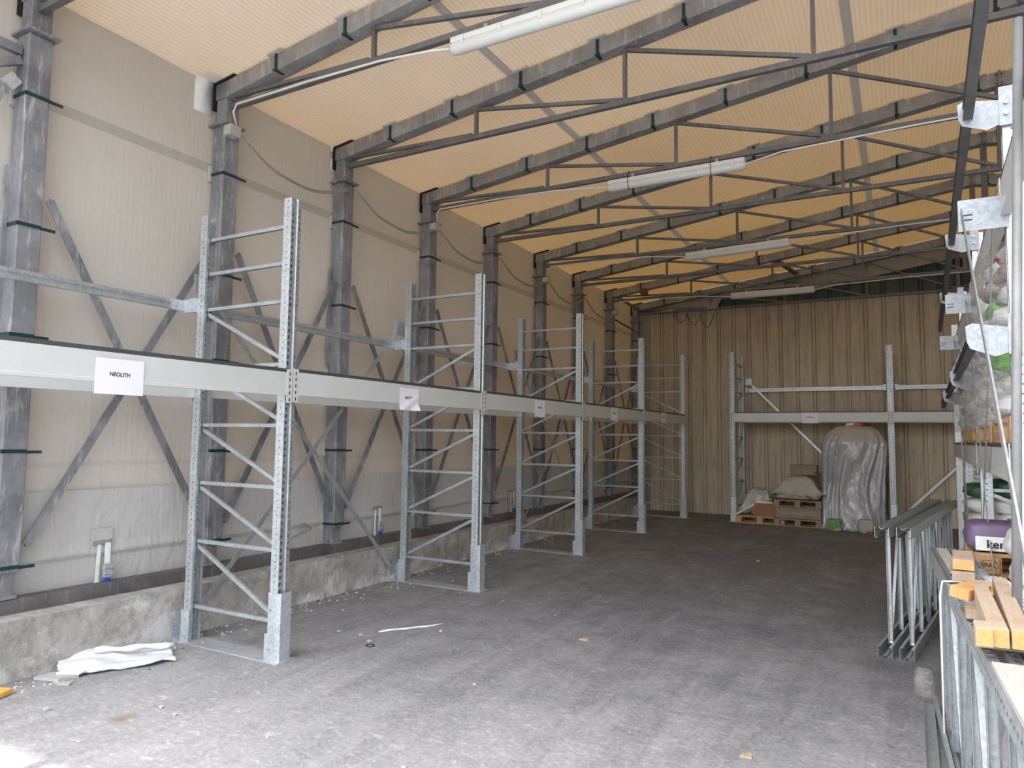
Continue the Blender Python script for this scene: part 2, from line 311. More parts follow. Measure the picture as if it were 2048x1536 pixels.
# ------------------------------------------------------------------ mesh builder
class MB:
    def __init__(s): s.v = []; s.f = []; s.m = []
    def add(s, vs_, fs, mi=0):
        o = len(s.v); s.v += [tuple(v) for v in vs_]; s.f += [tuple(i+o for i in f) for f in fs]; s.m += [mi]*len(fs); return s
    def box(s, x0, x1, y0, y1, z0, z1, mi=0):
        return s.add([(x0,y0,z0),(x1,y0,z0),(x1,y1,z0),(x0,y1,z0),(x0,y0,z1),(x1,y0,z1),(x1,y1,z1),(x0,y1,z1)],
                     [(0,3,2,1),(4,5,6,7),(0,1,5,4),(1,2,6,5),(2,3,7,6),(3,0,4,7)], mi)
    def bar(s, p, q, w, h, upv=(0,0,1), mi=0):
        p = Vector(p); q = Vector(q); d = (q-p).normalized(); a = d.cross(Vector(upv))
        if a.length < 1e-4: a = d.cross(Vector((1,0,0)))
        a.normalize(); b = a.cross(d).normalized(); a *= w/2; b *= h/2
        vs_ = [p-a-b, p+a-b, p+a+b, p-a+b, q-a-b, q+a-b, q+a+b, q-a+b]
        return s.add(vs_, [(0,3,2,1),(4,5,6,7),(0,1,5,4),(1,2,6,5),(2,3,7,6),(3,0,4,7)], mi)
    def tube(s, pts, r, n=8, mi=0, cap=True):
        pts = [Vector(p) for p in pts]; rr = r if isinstance(r, (list, tuple)) else [r]*len(pts)
        o = len(s.v); prev = None
        for i, p in enumerate(pts):
            d = (pts[min(i+1, len(pts)-1)] - pts[max(i-1, 0)]).normalized()
            a = prev - d*prev.dot(d) if prev is not None else d.cross(Vector((0,0,1)) if abs(d.z) < .9 else Vector((1,0,0)))
            a.normalize(); prev = a; b = d.cross(a)
            for k in range(n):
                t = 2*math.pi*k/n; s.v.append(tuple(p + (a*math.cos(t)+b*math.sin(t))*rr[i]))
        for i in range(len(pts)-1):
            for k in range(n):
                k2 = (k+1) % n; s.f.append((o+i*n+k, o+i*n+k2, o+(i+1)*n+k2, o+(i+1)*n+k)); s.m.append(mi)
        if cap:
            s.f.append(tuple(o+k for k in range(n))[::-1]); s.m.append(mi)
            e = o+(len(pts)-1)*n; s.f.append(tuple(e+k for k in range(n))); s.m.append(mi)
        return s
    def sheet(s, prof, t, a0, a1, axis='z', mi=None, close=False):
        """thin folded-steel profile: open polyline 'prof' in 2D with thickness t, extruded a0..a1"""
        n = len(prof); nr = []
        for i in range(n):
            e = []
            if i > 0: e.append((prof[i][0]-prof[i-1][0], prof[i][1]-prof[i-1][1]))
            if i < n-1: e.append((prof[i+1][0]-prof[i][0], prof[i+1][1]-prof[i][1]))
            nx = sum(-v[1]/math.hypot(*v) for v in e); ny = sum(v[0]/math.hypot(*v) for v in e); l = math.hypot(nx, ny) or 1
            k = 1.0/max(0.5, l/len(e)); nr.append((nx/l*t*k, ny/l*t*k))
        def P(x, y, a): return (x, y, a) if axis == 'z' else ((a, x, y) if axis == 'x' else (x, a, y))
        o = len(s.v)
        for a in (a0, a1):
            for i in range(n): s.v.append(P(prof[i][0], prof[i][1], a))
            for i in range(n): s.v.append(P(prof[i][0]+nr[i][0], prof[i][1]+nr[i][1], a))
        for i in range(n-1):
            m_ = mi[i] if isinstance(mi, (list, tuple)) else (mi or 0)
            s.f += [(o+i, o+i+1, o+2*n+i+1, o+2*n+i), (o+n+i, o+3*n+i, o+3*n+i+1, o+n+i+1),
                    (o+i, o+n+i, o+n+i+1, o+i+1), (o+2*n+i, o+2*n+i+1, o+3*n+i+1, o+3*n+i)]; s.m += [m_]*4
        s.f += [(o, o+2*n, o+3*n, o+n), (o+n-1, o+2*n-1, o+4*n-1, o+3*n-1)]; s.m += [0, 0]
        return s
    def xf(s, Mx):
        s.v = [tuple(Mx @ Vector(v)) for v in s.v]; return s
    def mesh(s, name, mats, smooth=False):
        me = bpy.data.meshes.new(name); me.from_pydata(s.v, [], s.f)
        for m in (mats if isinstance(mats, (list, tuple)) else [mats]): me.materials.append(m)
        me.polygons.foreach_set('material_index', s.m)
        if smooth: me.polygons.foreach_set('use_smooth', [True]*len(me.polygons))
        me.update(); return me
    def build(s, name, mats, parent=None, smooth=False, bevel=0.0):
        o = bpy.data.objects.new(name, s.mesh(name, mats, smooth)); COL.objects.link(o)
        if parent is not None: o.parent = parent
        if bevel:
            b = o.modifiers.new('bevel', 'BEVEL'); b.width = bevel; b.segments = 2; b.limit_method = 'ANGLE'
        return o
def tag(o, label, cat, group=None, kind=None):
    if label: o['label'] = label
    if cat: o['category'] = cat
    if group: o['group'] = group
    if kind: o['kind'] = kind
    return o
def thing(name, label, cat, loc=(0, 0, 0), rotz=0.0, group=None):
    o = bpy.data.objects.new(name, None); COL.objects.link(o); o.empty_display_size = 0.1
    o.location = loc; o.rotation_euler = (0, 0, rotz); return tag(o, label, cat, group)
def struct(name, mb, mat, smooth=False): return tag(mb.build(name, mat, None, smooth), None, None, None, 'structure')
def kids(o): return [c for c in COL.objects if c.parent == o]
def dup(root, loc=None, rotz=None, label=None, group=None, skip=()):
    def cp(o, par, base=None):
        c = o.copy(); COL.objects.link(c); c.parent = par
        for ch in kids(o):
            if ch.name.split('.')[0] in skip: continue
            cp(ch, c)
        return c
    r = cp(root, None)
    if loc is not None: r.location = loc
    if rotz is not None: r.rotation_euler = (0, 0, rotz)
    if label: r['label'] = label
    if group: r['group'] = group
    return r
def text_mesh(body, size, mat, name, parent=None, mtx=None, bold=0.0, sx=1.0):
    cu = bpy.data.curves.new(name, 'FONT'); cu.body = body; cu.size = size; cu.align_x = 'CENTER'; cu.align_y = 'CENTER'; cu.offset = bold; cu.extrude = 0.0004
    tmp = bpy.data.objects.new('tmp', cu); COL.objects.link(tmp)
    dg = bpy.context.evaluated_depsgraph_get(); me = bpy.data.meshes.new_from_object(tmp.evaluated_get(dg)); bpy.data.objects.remove(tmp)
    if sx != 1.0:
        for v in me.vertices: v.co.x *= sx
    if mtx is not None: me.transform(mtx)
    me.materials.clear(); me.materials.append(mat); me.name = name
    o = bpy.data.objects.new(name, me); COL.objects.link(o)
    if parent is not None: o.parent = parent
    return o
def pick(i, table): return table[i]

# ------------------------------------------------------------------ dimensions of the hall
XL, ZK, XR, SL = -5.62, 4.95, 1.06, 0.1305      # eave corner, eave height, ridge x, roof slope
XE = 2*XR - XL                                   # right eave
FY = [2.56, 4.25, 5.86, 7.53, 9.20, 10.92, 12.60, 14.34, 16.05]
def dz(y): return -0.008*(y-8.0)
def zr(x, y): return ZK + SL*((x-XL) if x < XR else (XE-x)) + dz(y)
YW = 16.25; Y0 = 0.82

# floor
b = MB(); b.box(-30, 30, -30, 30, -0.3, 0.0); struct('floor', b, FLOOR)
# concrete plinth with rough face
b = MB(); ny, nz = 260, 10
ys = [Y0-0.3 + (YW-Y0+0.5)*i/ny for i in range(ny+1)]
def pl_z(y): return 0.375 + dz(y)*0.6
rows = []
for i, y in enumerate(ys):
    col = []
    for k in range(nz+1):
        z = pl_z(y)*k/nz; q = noise.noise(Vector((0, y*1.7, z*5)))*0.03 + noise.noise(Vector((3, y*7, z*14)))*0.012
        foot = 0.05*max(0, 1-k/3.0)*(0.5+noise.noise(Vector((9, y*1.1, 0)))*0.8)
        col.append((-5.25+q+foot*0.6, y, z))
    rows.append(col)
vv = [p for c in rows for p in c] ; ff = [((i)*(nz+1)+k, (i+1)*(nz+1)+k, (i+1)*(nz+1)+k+1, i*(nz+1)+k+1) for i in range(ny) for k in range(nz)]
b.add(vv, ff)
t = [(rows[i][nz][0], ys[i], rows[i][nz][2]) for i in range(ny+1)]; bk = [(-5.85, ys[i], pl_z(ys[i])+0.004) for i in range(ny+1)]
b.add(t+bk, [(i, i+1, ny+2+i, ny+1+i) for i in range(ny)])
b.box(-5.85, -5.6, ys[0], ys[-1], 0, 0.32)
struct('baseboard_left', b, CONC, True)
# steel channel bedded on the plinth
b = MB(); b.sheet([(-5.44, 0.0), (-5.475, 0.0), (-5.475, 0.09), (-5.60, 0.09), (-5.60, 0.075)], 0.006, Y0-0.2, YW, 'y')
b.v = [(x, y, z + pl_z(y) + 0.004 + noise.noise(Vector((0, y*3, 0)))*0.002) for x, y, z in b.v]
struct('trim_1', b, CHAN)
# dirt line along the channel
# left wall tarpaulin
def tarp_grid(fn, nu, nv):
    g = MB(); g.add([fn(i/nu, j/nv) for i in range(nu+1) for j in range(nv+1)], [(i*(nv+1)+j, (i+1)*(nv+1)+j, (i+1)*(nv+1)+j+1, i*(nv+1)+j+1) for i in range(nu) for j in range(nv)]); return g
def wl(u, v):
    y = Y0 + (YW-Y0)*u; z0 = pl_z(y)+0.01; z = z0 + (ZK+dz(y)+0.03-z0)*v
    low = max(0, 1-(z-0.4)/1.2)
    x = -5.665 + 0.012*noise.noise(Vector((0, y*0.9, z*0.7))) + low*0.035*noise.noise(Vector((4, y*2.6+z*1.5, z*1.3)))
    if z < 0.80: x += 0.028*(1 if z > 0.70 else 0.0)*1.0
    if z < 0.78: x += -0.02
    return (x, y, z)
struct('wall_left', tarp_grid(wl, 300, 80), TARPW, True)
b = MB(); nn = 220
def sk(u, v):
    y = Y0 + (YW-Y0)*u; zb0 = pl_z(y)+0.012; z = zb0 + (1.20+dz(y)*0.5-zb0)*v; hz = 0.69+dz(y)*0.5+0.006*noise.noise(Vector((0, y*2, 0)))
    step = 0.0 if z < hz else (0.030 if z < hz+0.06 else 0.018)
    return (-5.640 + step - 0.012*v + 0.016*noise.noise(Vector((1, y*3.2+z*1.3, z*2.5)))*(1-v), y, z)
struct('trim_4', tarp_grid(sk, nn, 40), TARPW, True)
def wr(u, v):
    y = Y0 + (YW-Y0)*u; return (XE+0.045, y, 0.0 + (ZK+dz(y)+0.03)*v)
struct('wall_right', tarp_grid(wr, 40, 10), TARPW, True)
def rfl(u, v):
    y = Y0 + (YW-0.12-Y0)*u; x = XL-0.05 + (XR-XL+0.05)*v
    # drawn tight over the frames, bellying a little between them
    k = min(abs(y-f-0.08) for f in FY+[0.87]); sag = 0.018*math.sin(min(k, .8)/.8*math.pi/2)
    return (x, y, zr(max(x, XL), y)+0.022 - sag*0.6 + 0.012*noise.noise(Vector((x*0.9, y*1.3, 0)))*min(1, k*2))
def rfr(u, v):
    x, y, z = rfl(u, v); return (2*XR-x, y, z)
b = tarp_grid(rfl, 300, 70); b2 = tarp_grid(rfr, 300, 70); b.add(b2.v, b2.f)
struct('ceiling', b, TARPR, True)
# far wall: ribbed cladding
b = MB(); prof = []; x = -5.9; pitch = 0.335
while x < 8.2:
    prof += [(x, YW), (x+0.245, YW), (x+0.252, YW+0.03), (x+0.268, YW+0.03), (x+0.275, YW-0.008), (x+0.312, YW-0.008), (x+0.318, YW+0.03), (x+0.330, YW+0.03)]
    x += pitch
pts = prof; n = len(pts)
b.add([(p[0], p[1], 0) for p in pts]+[(p[0], p[1], 7.0) for p in pts], [(i, i+1, n+i+1, n+i) for i in range(n-1)])
b.box(-5.9, 8.2, YW+0.04, YW+0.12, 0, 7.0)
struct('wall_far', b, CLAD)
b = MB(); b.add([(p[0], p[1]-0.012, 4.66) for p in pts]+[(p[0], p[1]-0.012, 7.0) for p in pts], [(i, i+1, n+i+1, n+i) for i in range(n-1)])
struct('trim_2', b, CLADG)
b = MB()
b.sheet([(-5.62, YW-0.03), (-5.42, YW-0.03), (-5.415, YW-0.045), (-5.38, YW-0.045), (-5.375, YW-0.03), (-5.22, YW-0.03)], 0.004, 0.0, 4.66, 'z')
struct('trim_3', b, CLADP)
# grey pvc flap closing the gap between last frame and wall
b = MB(); nu, nv = 120, 6
def flap(u, v):
    x = -5.1 + 11.2*u; top = zr(x, 16.1) - 0.17
    low = min(top-0.02, 4.72+0.06*math.sin(x*0.7+1)) if x < -3.6 else top - (0.20 + 0.10*math.sin(x*0.8+0.5))
    if x > -1.8: low = top - max(0.06, 0.34 - 0.02*(x+1.8))
    return (x, 16.16 - 0.05*v + 0.02*math.sin(x*6+v*2) , top + (low-top)*v)
b = tarp_grid(flap, nu, nv); o = b.build('gap_flap', FLAP, None, True)
tag(o, 'crumpled grey plastic flap hanging below the last roof frame at the far wall', 'plastic sheet')

# ------------------------------------------------------------------ portal frames
YT = 0.155
zf = 0.455
P0y = 0.0
fr_labels = ['steel portal frame nearest the opening, its column cut off by the left picture edge',
 'steel portal frame carrying the nearest strip light, white pad over its eave corner',
 'steel portal frame with its column between the first and second rack uprights',
 'steel portal frame whose column stands right behind the second rack upright from the front',
 'steel portal frame whose column stands between the second and third rack uprights',
 'steel portal frame carrying the third strip light from the front',
 'steel portal frame between the third and fourth strip lights',
 'steel portal frame carrying the farthest strip light, just before the last frame',
 'last steel portal frame, standing against the beige cladding of the far wall']
def make_frame(label):
    t = thing('portal_frame', label, 'steel frame', (XL+0.075, FY[0], 0.40+dz(FY[0])), 0, 'galvanised portal frames of the hall')
    ox, oz = XL+0.075, 0.40     # local = world - (ox, FY, 0.40+dz)
    def P(x, y, z): return (x-ox, y, z-oz)
    def bx(name, x0, x1, y0, y1, z0, z1, mat=OLD, bevel=0.0, par=t):
        m = MB().box(x0-ox, x1-ox, y0, y1, z0-oz, z1-oz); return m.build(name, mat, par, bevel=bevel)
    for s in (0, 1):
        def X(a, bb): return (a, bb) if s == 0 else (2*XR-bb, 2*XR-a)
        c = MB(); xa, xb = X(XL, XL+YT)
        # square tube column: lower tube a bit wider than the upper sleeve
        c.box(xa-ox, xb-ox, 0, YT+0.01, 0.64-oz, 4.53-oz)
        xc, xd = X(XL+0.012, XL+YT-0.006); c.box(xc-ox, xd-ox, 0.008, YT, 4.53-oz, 4.80-oz)
        # eave knee
        kx = XL if s == 0 else 2*XR-XL; d = 1 if s == 0 else -1
        zb = 4.80
        pr = [(kx, zb), (kx+d*YT, zb), (kx+d*(YT+0.05), ZK+SL*(YT+0.05)-0.155), (kx+d*(YT+0.02), ZK+SL*YT), (kx, ZK)]
        vs_ = [(px-ox, 0.0, pz-oz) for px, pz in pr]+[(px-ox, YT, pz-oz) for px, pz in pr]
        c.add(vs_, [(4,3,2,1,0), (5,6,7,8,9)]+[(i, (i+1) % 5, 5+(i+1) % 5, 5+i) for i in range(5)])
        colo = c.build('column', OLD, t, bevel=0.008)
        xe, xf_ = X(XL-0.05, XL+YT+0.05); pl = bx('joint_plate', xe, xf_, -0.03, YT+0.04, 4.535, 4.553, par=colo)
        xe, xf_ = X(XL+0.02, XL+YT-0.01); ft = MB(); ft.box(xe-ox, xf_-ox-0.02, 0.01, YT-0.02, 0.06, 0.25)
        ft.box(xe-ox-0.005, xf_-ox+0.012, -0.005, YT, 0.058, 0.082); ft.build('foot_bracket', OLD, colo, bevel=0.004)
        ft = MB(); ft.tube([P((xe+xf_)/2, 0.01, 0.50), P((xe+xf_)/2, -0.02, 0.50)], 0.016, 6); ft.build('bolt', OLD, colo)
        if s == 0:
            side = MB(); side.box(XL-0.012-ox, XL+0.022-ox, -0.03, 0.01, 2.45-oz, 3.55-oz); side.build('side_bar', OLD, colo)
            for z in (4.06, 3.10, 2.30, 1.475, 0.665):
                r = MB(); e = 0.006
                r.box(XL-e-ox, XL+YT+e-ox, -e, 0.004, z-oz, z+0.026-oz); r.box(XL+YT-0.002-ox, XL+YT+e-ox, 0, YT, z-oz, z+0.026-oz)
                r.box(XL+YT-ox, XL+YT+0.008-ox, YT, YT+0.10, z-0.004-oz, z+0.018-oz)
                bn = r.build('band', BAND, colo)
                bx('pvc_tab', XL-0.035, XL-0.005, -0.02, 0.10, z-0.05, z+0.10, TAB, par=colo)
            cp = MB(); e = 0.012
            cp.bar(P(XL-e, YT/2, 4.70), P(XL-e, YT/2, ZK+0.004), YT+0.03, 0.014, (1, 0, 0)); cp.bar(P(XL-e, YT/2, ZK+0.006), P(XL+0.26, YT/2, ZK+SL*0.27+0.008), YT+0.03, 0.014)
            cp.build('corner_pad', BLACK, colo)
    for s in (0, 1):
        def X1(x): return x if s == 0 else 2*XR-x
        r = MB(); h = 0.155
        a, bq = X1(XL+0.12), XR
        za, zb = ZK+SL*(XL+0.12-XL), ZK+SL*(XR-XL)
        vs_ = [(a-ox, y, z-oz) for y in (0.004, YT-0.004) for z in (za-h, za)]+[(bq-ox, y, z-oz) for y in (0.004, YT-0.004) for z in (zb-h, zb)]
        r.add(vs_, [(0,1,3,2),(4,6,7,5),(0,4,5,1),(2,3,7,6),(1,5,7,3),(0,2,6,4)]); rafo = r.build('rafter', OLDR, t, bevel=0.007)
        xs = [XL+0.80+0.812*k for k in range(8)]
        for x in xs:
            z = ZK+SL*(x-XL); xx = X1(x); m_ = MB(); e = 0.006
            m_.box(xx-0.014-ox, xx+0.014-ox, -e, 0.004, z-h-e-oz, z+0.003-oz); m_.box(xx-0.014-ox, xx+0.014-ox, -e, YT*0.6, z-h-e-oz, z-h+0.002-oz)
            m_.box(xx-0.02-ox, xx+0.03-ox, -0.018, -e, z-h-0.012-oz, z-h+0.01-oz)
            m_.build('band', BAND, rafo)
            m_ = MB(); m_.bar((xx-0.085-ox, -0.01, z-0.085*SL*(1 if s == 0 else -1)+0.002-oz), (xx+0.085-ox, -0.01, z+0.085*SL*(1 if s == 0 else -1)+0.002-oz), 0.05, 0.012); m_.build('pvc_tab', TAB, rafo)
        # webs
        vx = [-3.75, -2.14, -0.54]
        zc = 4.745
        for x in vx:
            z = ZK+SL*(x-XL)-h; m_ = MB(); m_.bar(P(X1(x), 0.075, zc), P(X1(x), 0.075, z+0.01), 0.034, 0.034, (0, 1, 0)); m_.build('web_post', OLDM, t)
        dg = [((-5.46, 4.83), (-3.80, 4.765)), ((-3.73, ZK+SL*(-3.73-XL)-h-0.02), (-2.17, zc+0.02)), ((-2.12, ZK+SL*(-2.12-XL)-h-0.02), (-0.57, zc+0.02)), ((-0.52, ZK+SL*(-0.52-XL)-h-0.02), (1.03, zc+0.02))]
        for (xa, z1), (xb, z2) in dg:
            m_ = MB(); m_.bar(P(X1(xa), 0.075, z1), P(X1(xb), 0.075, z2), 0.034, 0.034); m_.build('web_diagonal', OLDM, t)
    m_ = MB(); m_.box(XL+YT-ox, 2*XR-XL-YT-ox, 0.05, 0.10, 4.71-oz, 4.76-oz); m_.build('bottom_chord', OLDM, t)
    m_ = MB(); m_.box(XR-0.035-ox, XR+0.035-ox, 0.045, 0.105, 4.735-oz, ZK+SL*(XR-XL)-0.14-oz); m_.build('king_post', OLDM, t)
    m_ = MB(); m_.box(XR-0.012-ox, XR+0.012-ox, -0.03, YT+0.02, ZK+SL*(XR-XL)-0.17-oz, ZK+SL*(XR-XL)-0.005-oz)
    for zz in (-0.14, -0.03):
        for sx in (-0.028, 0.028): m_.tube([P(XR+sx, -0.004, ZK+SL*(XR-XL)+zz), P(XR+sx, -0.03, ZK+SL*(XR-XL)+zz)], 0.012, 6)
    m_.build('ridge_plate', OLD, t)
    return t
fr0 = make_frame(fr_labels[0]); frames = [fr0]
for i in range(1, 9):
    frames.append(dup(fr0, (XL+0.075, FY[i], 0.40+dz(FY[i])), 0, fr_labels[i], 'galvanised portal frames of the hall'))
# white foam pad over the eave corner of the second frame
b = MB(); b.sheet([(-0.05, -0.30), (-0.055, -0.06), (-0.02, 0.03), (0.12, 0.062)], 0.02, -0.07, 0.12, 'y')
b.v = [(x-0.062+0.012*noise.noise(Vector((x*9, y*9, z*9))), y-0.12, z+ZK-0.40) for x, y, z in b.v]
b.build('foam_pad', TABW, frames[1], True)
b = MB(); b.sheet([(-0.035, -0.25), (-0.04, -0.03), (-0.01, 0.02), (0.02, 0.03)], 0.012, -0.02, 0.10, 'y'); b.v = [(x-0.08, y, z+ZK-0.40) for x, y, z in b.v]
b.build('foam_pad', TABW, frames[2], True)

# X bracing in the wall bays (flat rolled steel)
def lab_bay(i):
    return ['galvanised wall cross brace in the bay nearest the opening, behind the first white beam',
            'galvanised wall cross brace just right of the first rack upright',
            'galvanised wall cross brace in the bay left of the second rack upright',
            'galvanised wall cross brace right behind the second rack upright',
            'galvanised wall cross brace in the bay behind the third rack upright',
            'galvanised wall cross brace in the bay left of the fourth rack upright',
            'galvanised wall cross brace behind the fourth rack upright',
            'dark wall cross brace in the farthest bay beside the cladding'][i]
for i in range(8):
    ya, yb = FY[i]+YT+0.03, FY[i+1]-0.02
    t = thing('cross_brace', lab_bay(i), 'brace', (-5.50, (ya+yb)/2, 0.88), 0, 'wall cross braces between the columns')
    yc = (ya+yb)/2; zA, zB = 3.38, 0.86
    for s, xo in ((1, 0.018), (-1, -0.012)):
        m_ = MB(); m_.bar((xo, s*(ya-yc), zA-0.88), (xo, s*(yb-yc), zB-0.88), 0.062, 0.012, (1, 0, 0)) ; m_.v = m_.v
        m_ = MB(); p = Vector((xo, s*(ya-yc)*0.96, zA-0.88)); q = Vector((xo, s*(yb-yc)*0.96, zB-0.88))
        m_.bar(p, q, 0.012, 0.065, (0, (q-p).z, -(q-p).y)); 
        for e in (p, q): m_.tube([e, e+Vector((0.025, 0, 0))], 0.013, 6)
        m_.build('brace_bar', OLD, t)
# rails of the bay in front of the first column (left edge)
t = thing('eave_brace', 'galvanised knee braces meeting the first column at the left picture edge', 'brace', (-5.55, 2.52, 4.2))
m_ = MB(); m_.bar((0, -1.6, 0.27), (0, 0.03, 0.24), 0.05, 0.065); m_.build('brace_bar', OLD, t)
m_ = MB(); m_.bar((0, -1.6, -0.75), (0, 0.03, 0.17), 0.05, 0.06); m_.build('brace_bar', OLD, t)
m_ = MB(); m_.bar((0.02, -0.9, -2.1), (0.02, -0.04, -0.02), 0.03, 0.04); m_.build('brace_rod', OLD, t)
m_ = MB(); m_.bar((0.03, -0.06, -0.06), (0.03, 0.0, 0.02), 0.03, 0.09); m_.build('connector_plate', GBR, t)
t = thing('end_brace', 'dark knee brace under the eave between the last two portal frames', 'brace', (-5.5, 15.2, 4.4))
m_ = MB(); m_.bar((0.05, -0.70, 0.42), (0.05, 0.84, 0.36), 0.05, 0.05); m_.build('brace_bar', OLDM, t)
m_ = MB(); m_.bar((0.05, -0.70, -0.12), (0.05, 0.84, -0.2), 0.03, 0.03); m_.build('brace_bar', OLDM, t)
t = thing('ridge_strut', 'dark slanting strut between the last two roof trusses', 'brace', (-2.0, 15.2, 5.2))
m_ = MB(); m_.bar((-0.1, -0.78, 0.05), (0.1, 0.85, 0.08), 0.09, 0.05); m_.build('brace_bar', OLDM, t)

# ------------------------------------------------------------------ pallet rack uprights
def post_mb(sgn, xo, h=3.5, z0=0.008):
    """omega post, outer face at x=xo, opening inwards; sgn=+1 outer face looks to +x"""
    d = 0.083
    pr = [(-d, -0.030), (-d, -0.05), (0, -0.05), (0, -0.016), (-0.013, -0.009), (-0.013, 0.009), (0, 0.016), (0, 0.05), (-d, 0.05), (-d, 0.030)]
    mi = [0, 2, 1, 0, 0, 0, 1, 2, 0]
    pr = [(xo+sgn*x, y) for x, y in pr]
    m = MB(); m.sheet(pr, 0.0022*sgn, z0, h, 'z', mi); return m
RUNGS = [0.28, 0.80, 1.27, 1.74, 2.21, 2.70, 3.00, 3.29]
def make_upright(label, diag=1, plate=True, protect=True, group='galvanised pallet rack uprights', loc=(0, 0, 0), rotz=0, wp=0.0, zig=False, name='rack_upright'):
    t = thing(name, label, 'rack frame', loc, rotz, group)
    xo, xi = 0.5675, -0.4875+wp
    post_mb(1, xo).build('post', [GALV, GSLOT, GHOLE], t); post_mb(-1, xi).build('post', [GALV, GSLOT, GHOLE], t)
    a, c = xi+0.045, xo-0.045
    for z in RUNGS:
        m = MB(); m.sheet([(-0.014, -0.013), (-0.014, 0.013), (0.014, 0.013), (0.014, -0.013)], 0.002, a, c, 'x'); m.v = [(x, y, zz+z) for x, y, zz in m.v]
        m.build('rung', GALV, t)
    for k in range(5):
        z1, z2 = RUNGS[k+1], RUNGS[k]+0.02
        d = diag if not zig else (1 if k % 2 else -1)
        p, q = ((a, 0.0, z1-0.02), (c, 0.0, z2)) if d > 0 else ((c, 0.0, z1-0.02), (a, 0.0, z2))
        m = MB(); m.bar(p, q, 0.022, 0.03); m.build('diagonal', GALV, t)
    if plate:
        m = MB(); m.box(-0.62, 0.62, -0.085, 0.10, 0.0, 0.008); m.build('base_plate', GBR, t)
        m = MB(); m.box(-0.505, -0.405, -0.060, -0.054, 0.008, 0.25); m.box(-0.620, -0.505, 0.05, 0.056, 0.008, 0.19); m.box(-0.62, -0.614, -0.06, 0.056, 0.008, 0.17)
        for z in (0.06, 0.19): m.tube([(-0.455, -0.060, z), (-0.455, -0.075, z)], 0.011, 6)
        m.build('foot_bracket', GBR, t)
        m = MB(); m.box(0.455, 0.485, -0.062, -0.056, 0.008, 0.20); m.build('foot_bracket', GBR, t)
    if protect:
        m = MB(); m.sheet([(0.488, -0.066), (0.575, -0.066), (0.598, -0.045), (0.598, 0.055), (0.575, 0.078), (0.488, 0.078)], 0.004, 0.008, 0.50, 'z')
        pp = m.build('post_protector', GBR, t)
        for z in (0.10, 0.38): m = MB(); m.tube([(0.515, -0.066, z), (0.515, -0.080, z)], 0.009, 6); m.build('bolt', GALV, pp)
    return t
XA = -4.0075; CX = XA-0.62; UY = [3.753+0.085+2.8*k for k in range(5)]
up_l = ['galvanised rack upright nearest the camera on the left, white sheet lying by its foot',
        'second galvanised rack upright in the left row, beside the creased paper sign',
        'third galvanised rack upright in the left row, its base plate near the plinth',
        'fourth galvanised rack upright in the left row, in the shade',
        'last galvanised rack upright in the left row, in front of the beige cladding']
u1 = make_upright(up_l[0], 1, loc=(CX, UY[0], 0)); u2 = make_upright(up_l[1], -1, loc=(CX, UY[1], 0))
u3 = dup(u2, (CX, UY[2], 0), 0, up_l[2]); u4 = dup(u2, (CX, UY[3], 0), 0, up_l[3]); u5 = dup(u1, (CX, UY[4], 0), 0, up_l[4])
u0 = dup(u1, (CX, UY[0]-2.8, 0), 0, 'galvanised rack upright out by the opening, carrying the near end of the first beams')
# beams: box profile with dark lip and white slotted end connectors
BZ = [(1.965, 2.145)]*5
def make_beam(label, Ly, loc, rotz=0, group='white painted rack beams', outer=1):
    t = thing('pallet_beam', label, 'beam', loc, rotz, group)
    m = MB(); hw = Ly/2-0.003
    m.sheet([(-0.022, 0.0), (0.022, 0.0), (0.022, 0.018), (0.018, 0.022), (0.018, 0.175), (-0.022, 0.175), (-0.022, 0.0)], -0.0015, -hw, hw, 'y'); m.box(-0.020, 0.017, -hw, -hw+0.003, 0.0, 0.172); m.box(-0.020, 0.017, hw-0.003, hw, 0.0, 0.172)
    m.build('beam_body', WHITE, t)
    m = MB(); m.box(-0.020, 0.0165, -hw, hw, 0.1765, 0.203); m.build('beam_lip', LIP, t)
    for s in (-1, 1):
        m = MB(); y1 = s*hw; ya, yb = min(y1, y1+s*0.045), max(y1, y1+s*0.045)
        m.box(0.018, 0.023, ya-0.004, yb+0.004, -0.055, 0.20)
        for z in (-0.03, 0.02, 0.07, 0.12, 0.165): m.box(0.0231, 0.0240, (ya+yb)/2-0.005, (ya+yb)/2+0.005, z-0.012, z+0.012, 1)
        m.build('end_connector', [WHITE, BLACK], t)
    return t
XB = -4.062
beam_l = ['first white rack beam, cut by the left picture edge, with the large flat paper sign',
          'second white front rack beam, between the first and second uprights, ending at the creased sign',
          'third white front rack beam in the left row, third paper sign taped on it',
          'fourth white front rack beam in the left row, the fourth paper sign on it',]
bay_y = [(UY[k]+UY[k]-2.8)/2 for k in range(5)]
zb = 1.965
bm = make_beam(beam_l[0], 2.70, (XB+0.004, bay_y[0], zb))
fl = beam_l + ['last white front rack beam in the left row, ending before the beige cladding']
rl = ['white rear rack beam behind the first sign, nearest the camera', 'white rear rack beam between the first and second uprights', 'white rear rack beam between the second and third uprights',
      'white rear rack beam between the third and fourth uprights', 'white rear rack beam between the last two uprights of the left row']
for k in range(1, 5): dup(bm, (XB+0.004, bay_y[k], zb+0.008*k), 0, fl[k])
for k in range(5): dup(bm, (-5.119, bay_y[k], zb+0.008*k), math.pi, rl[k])

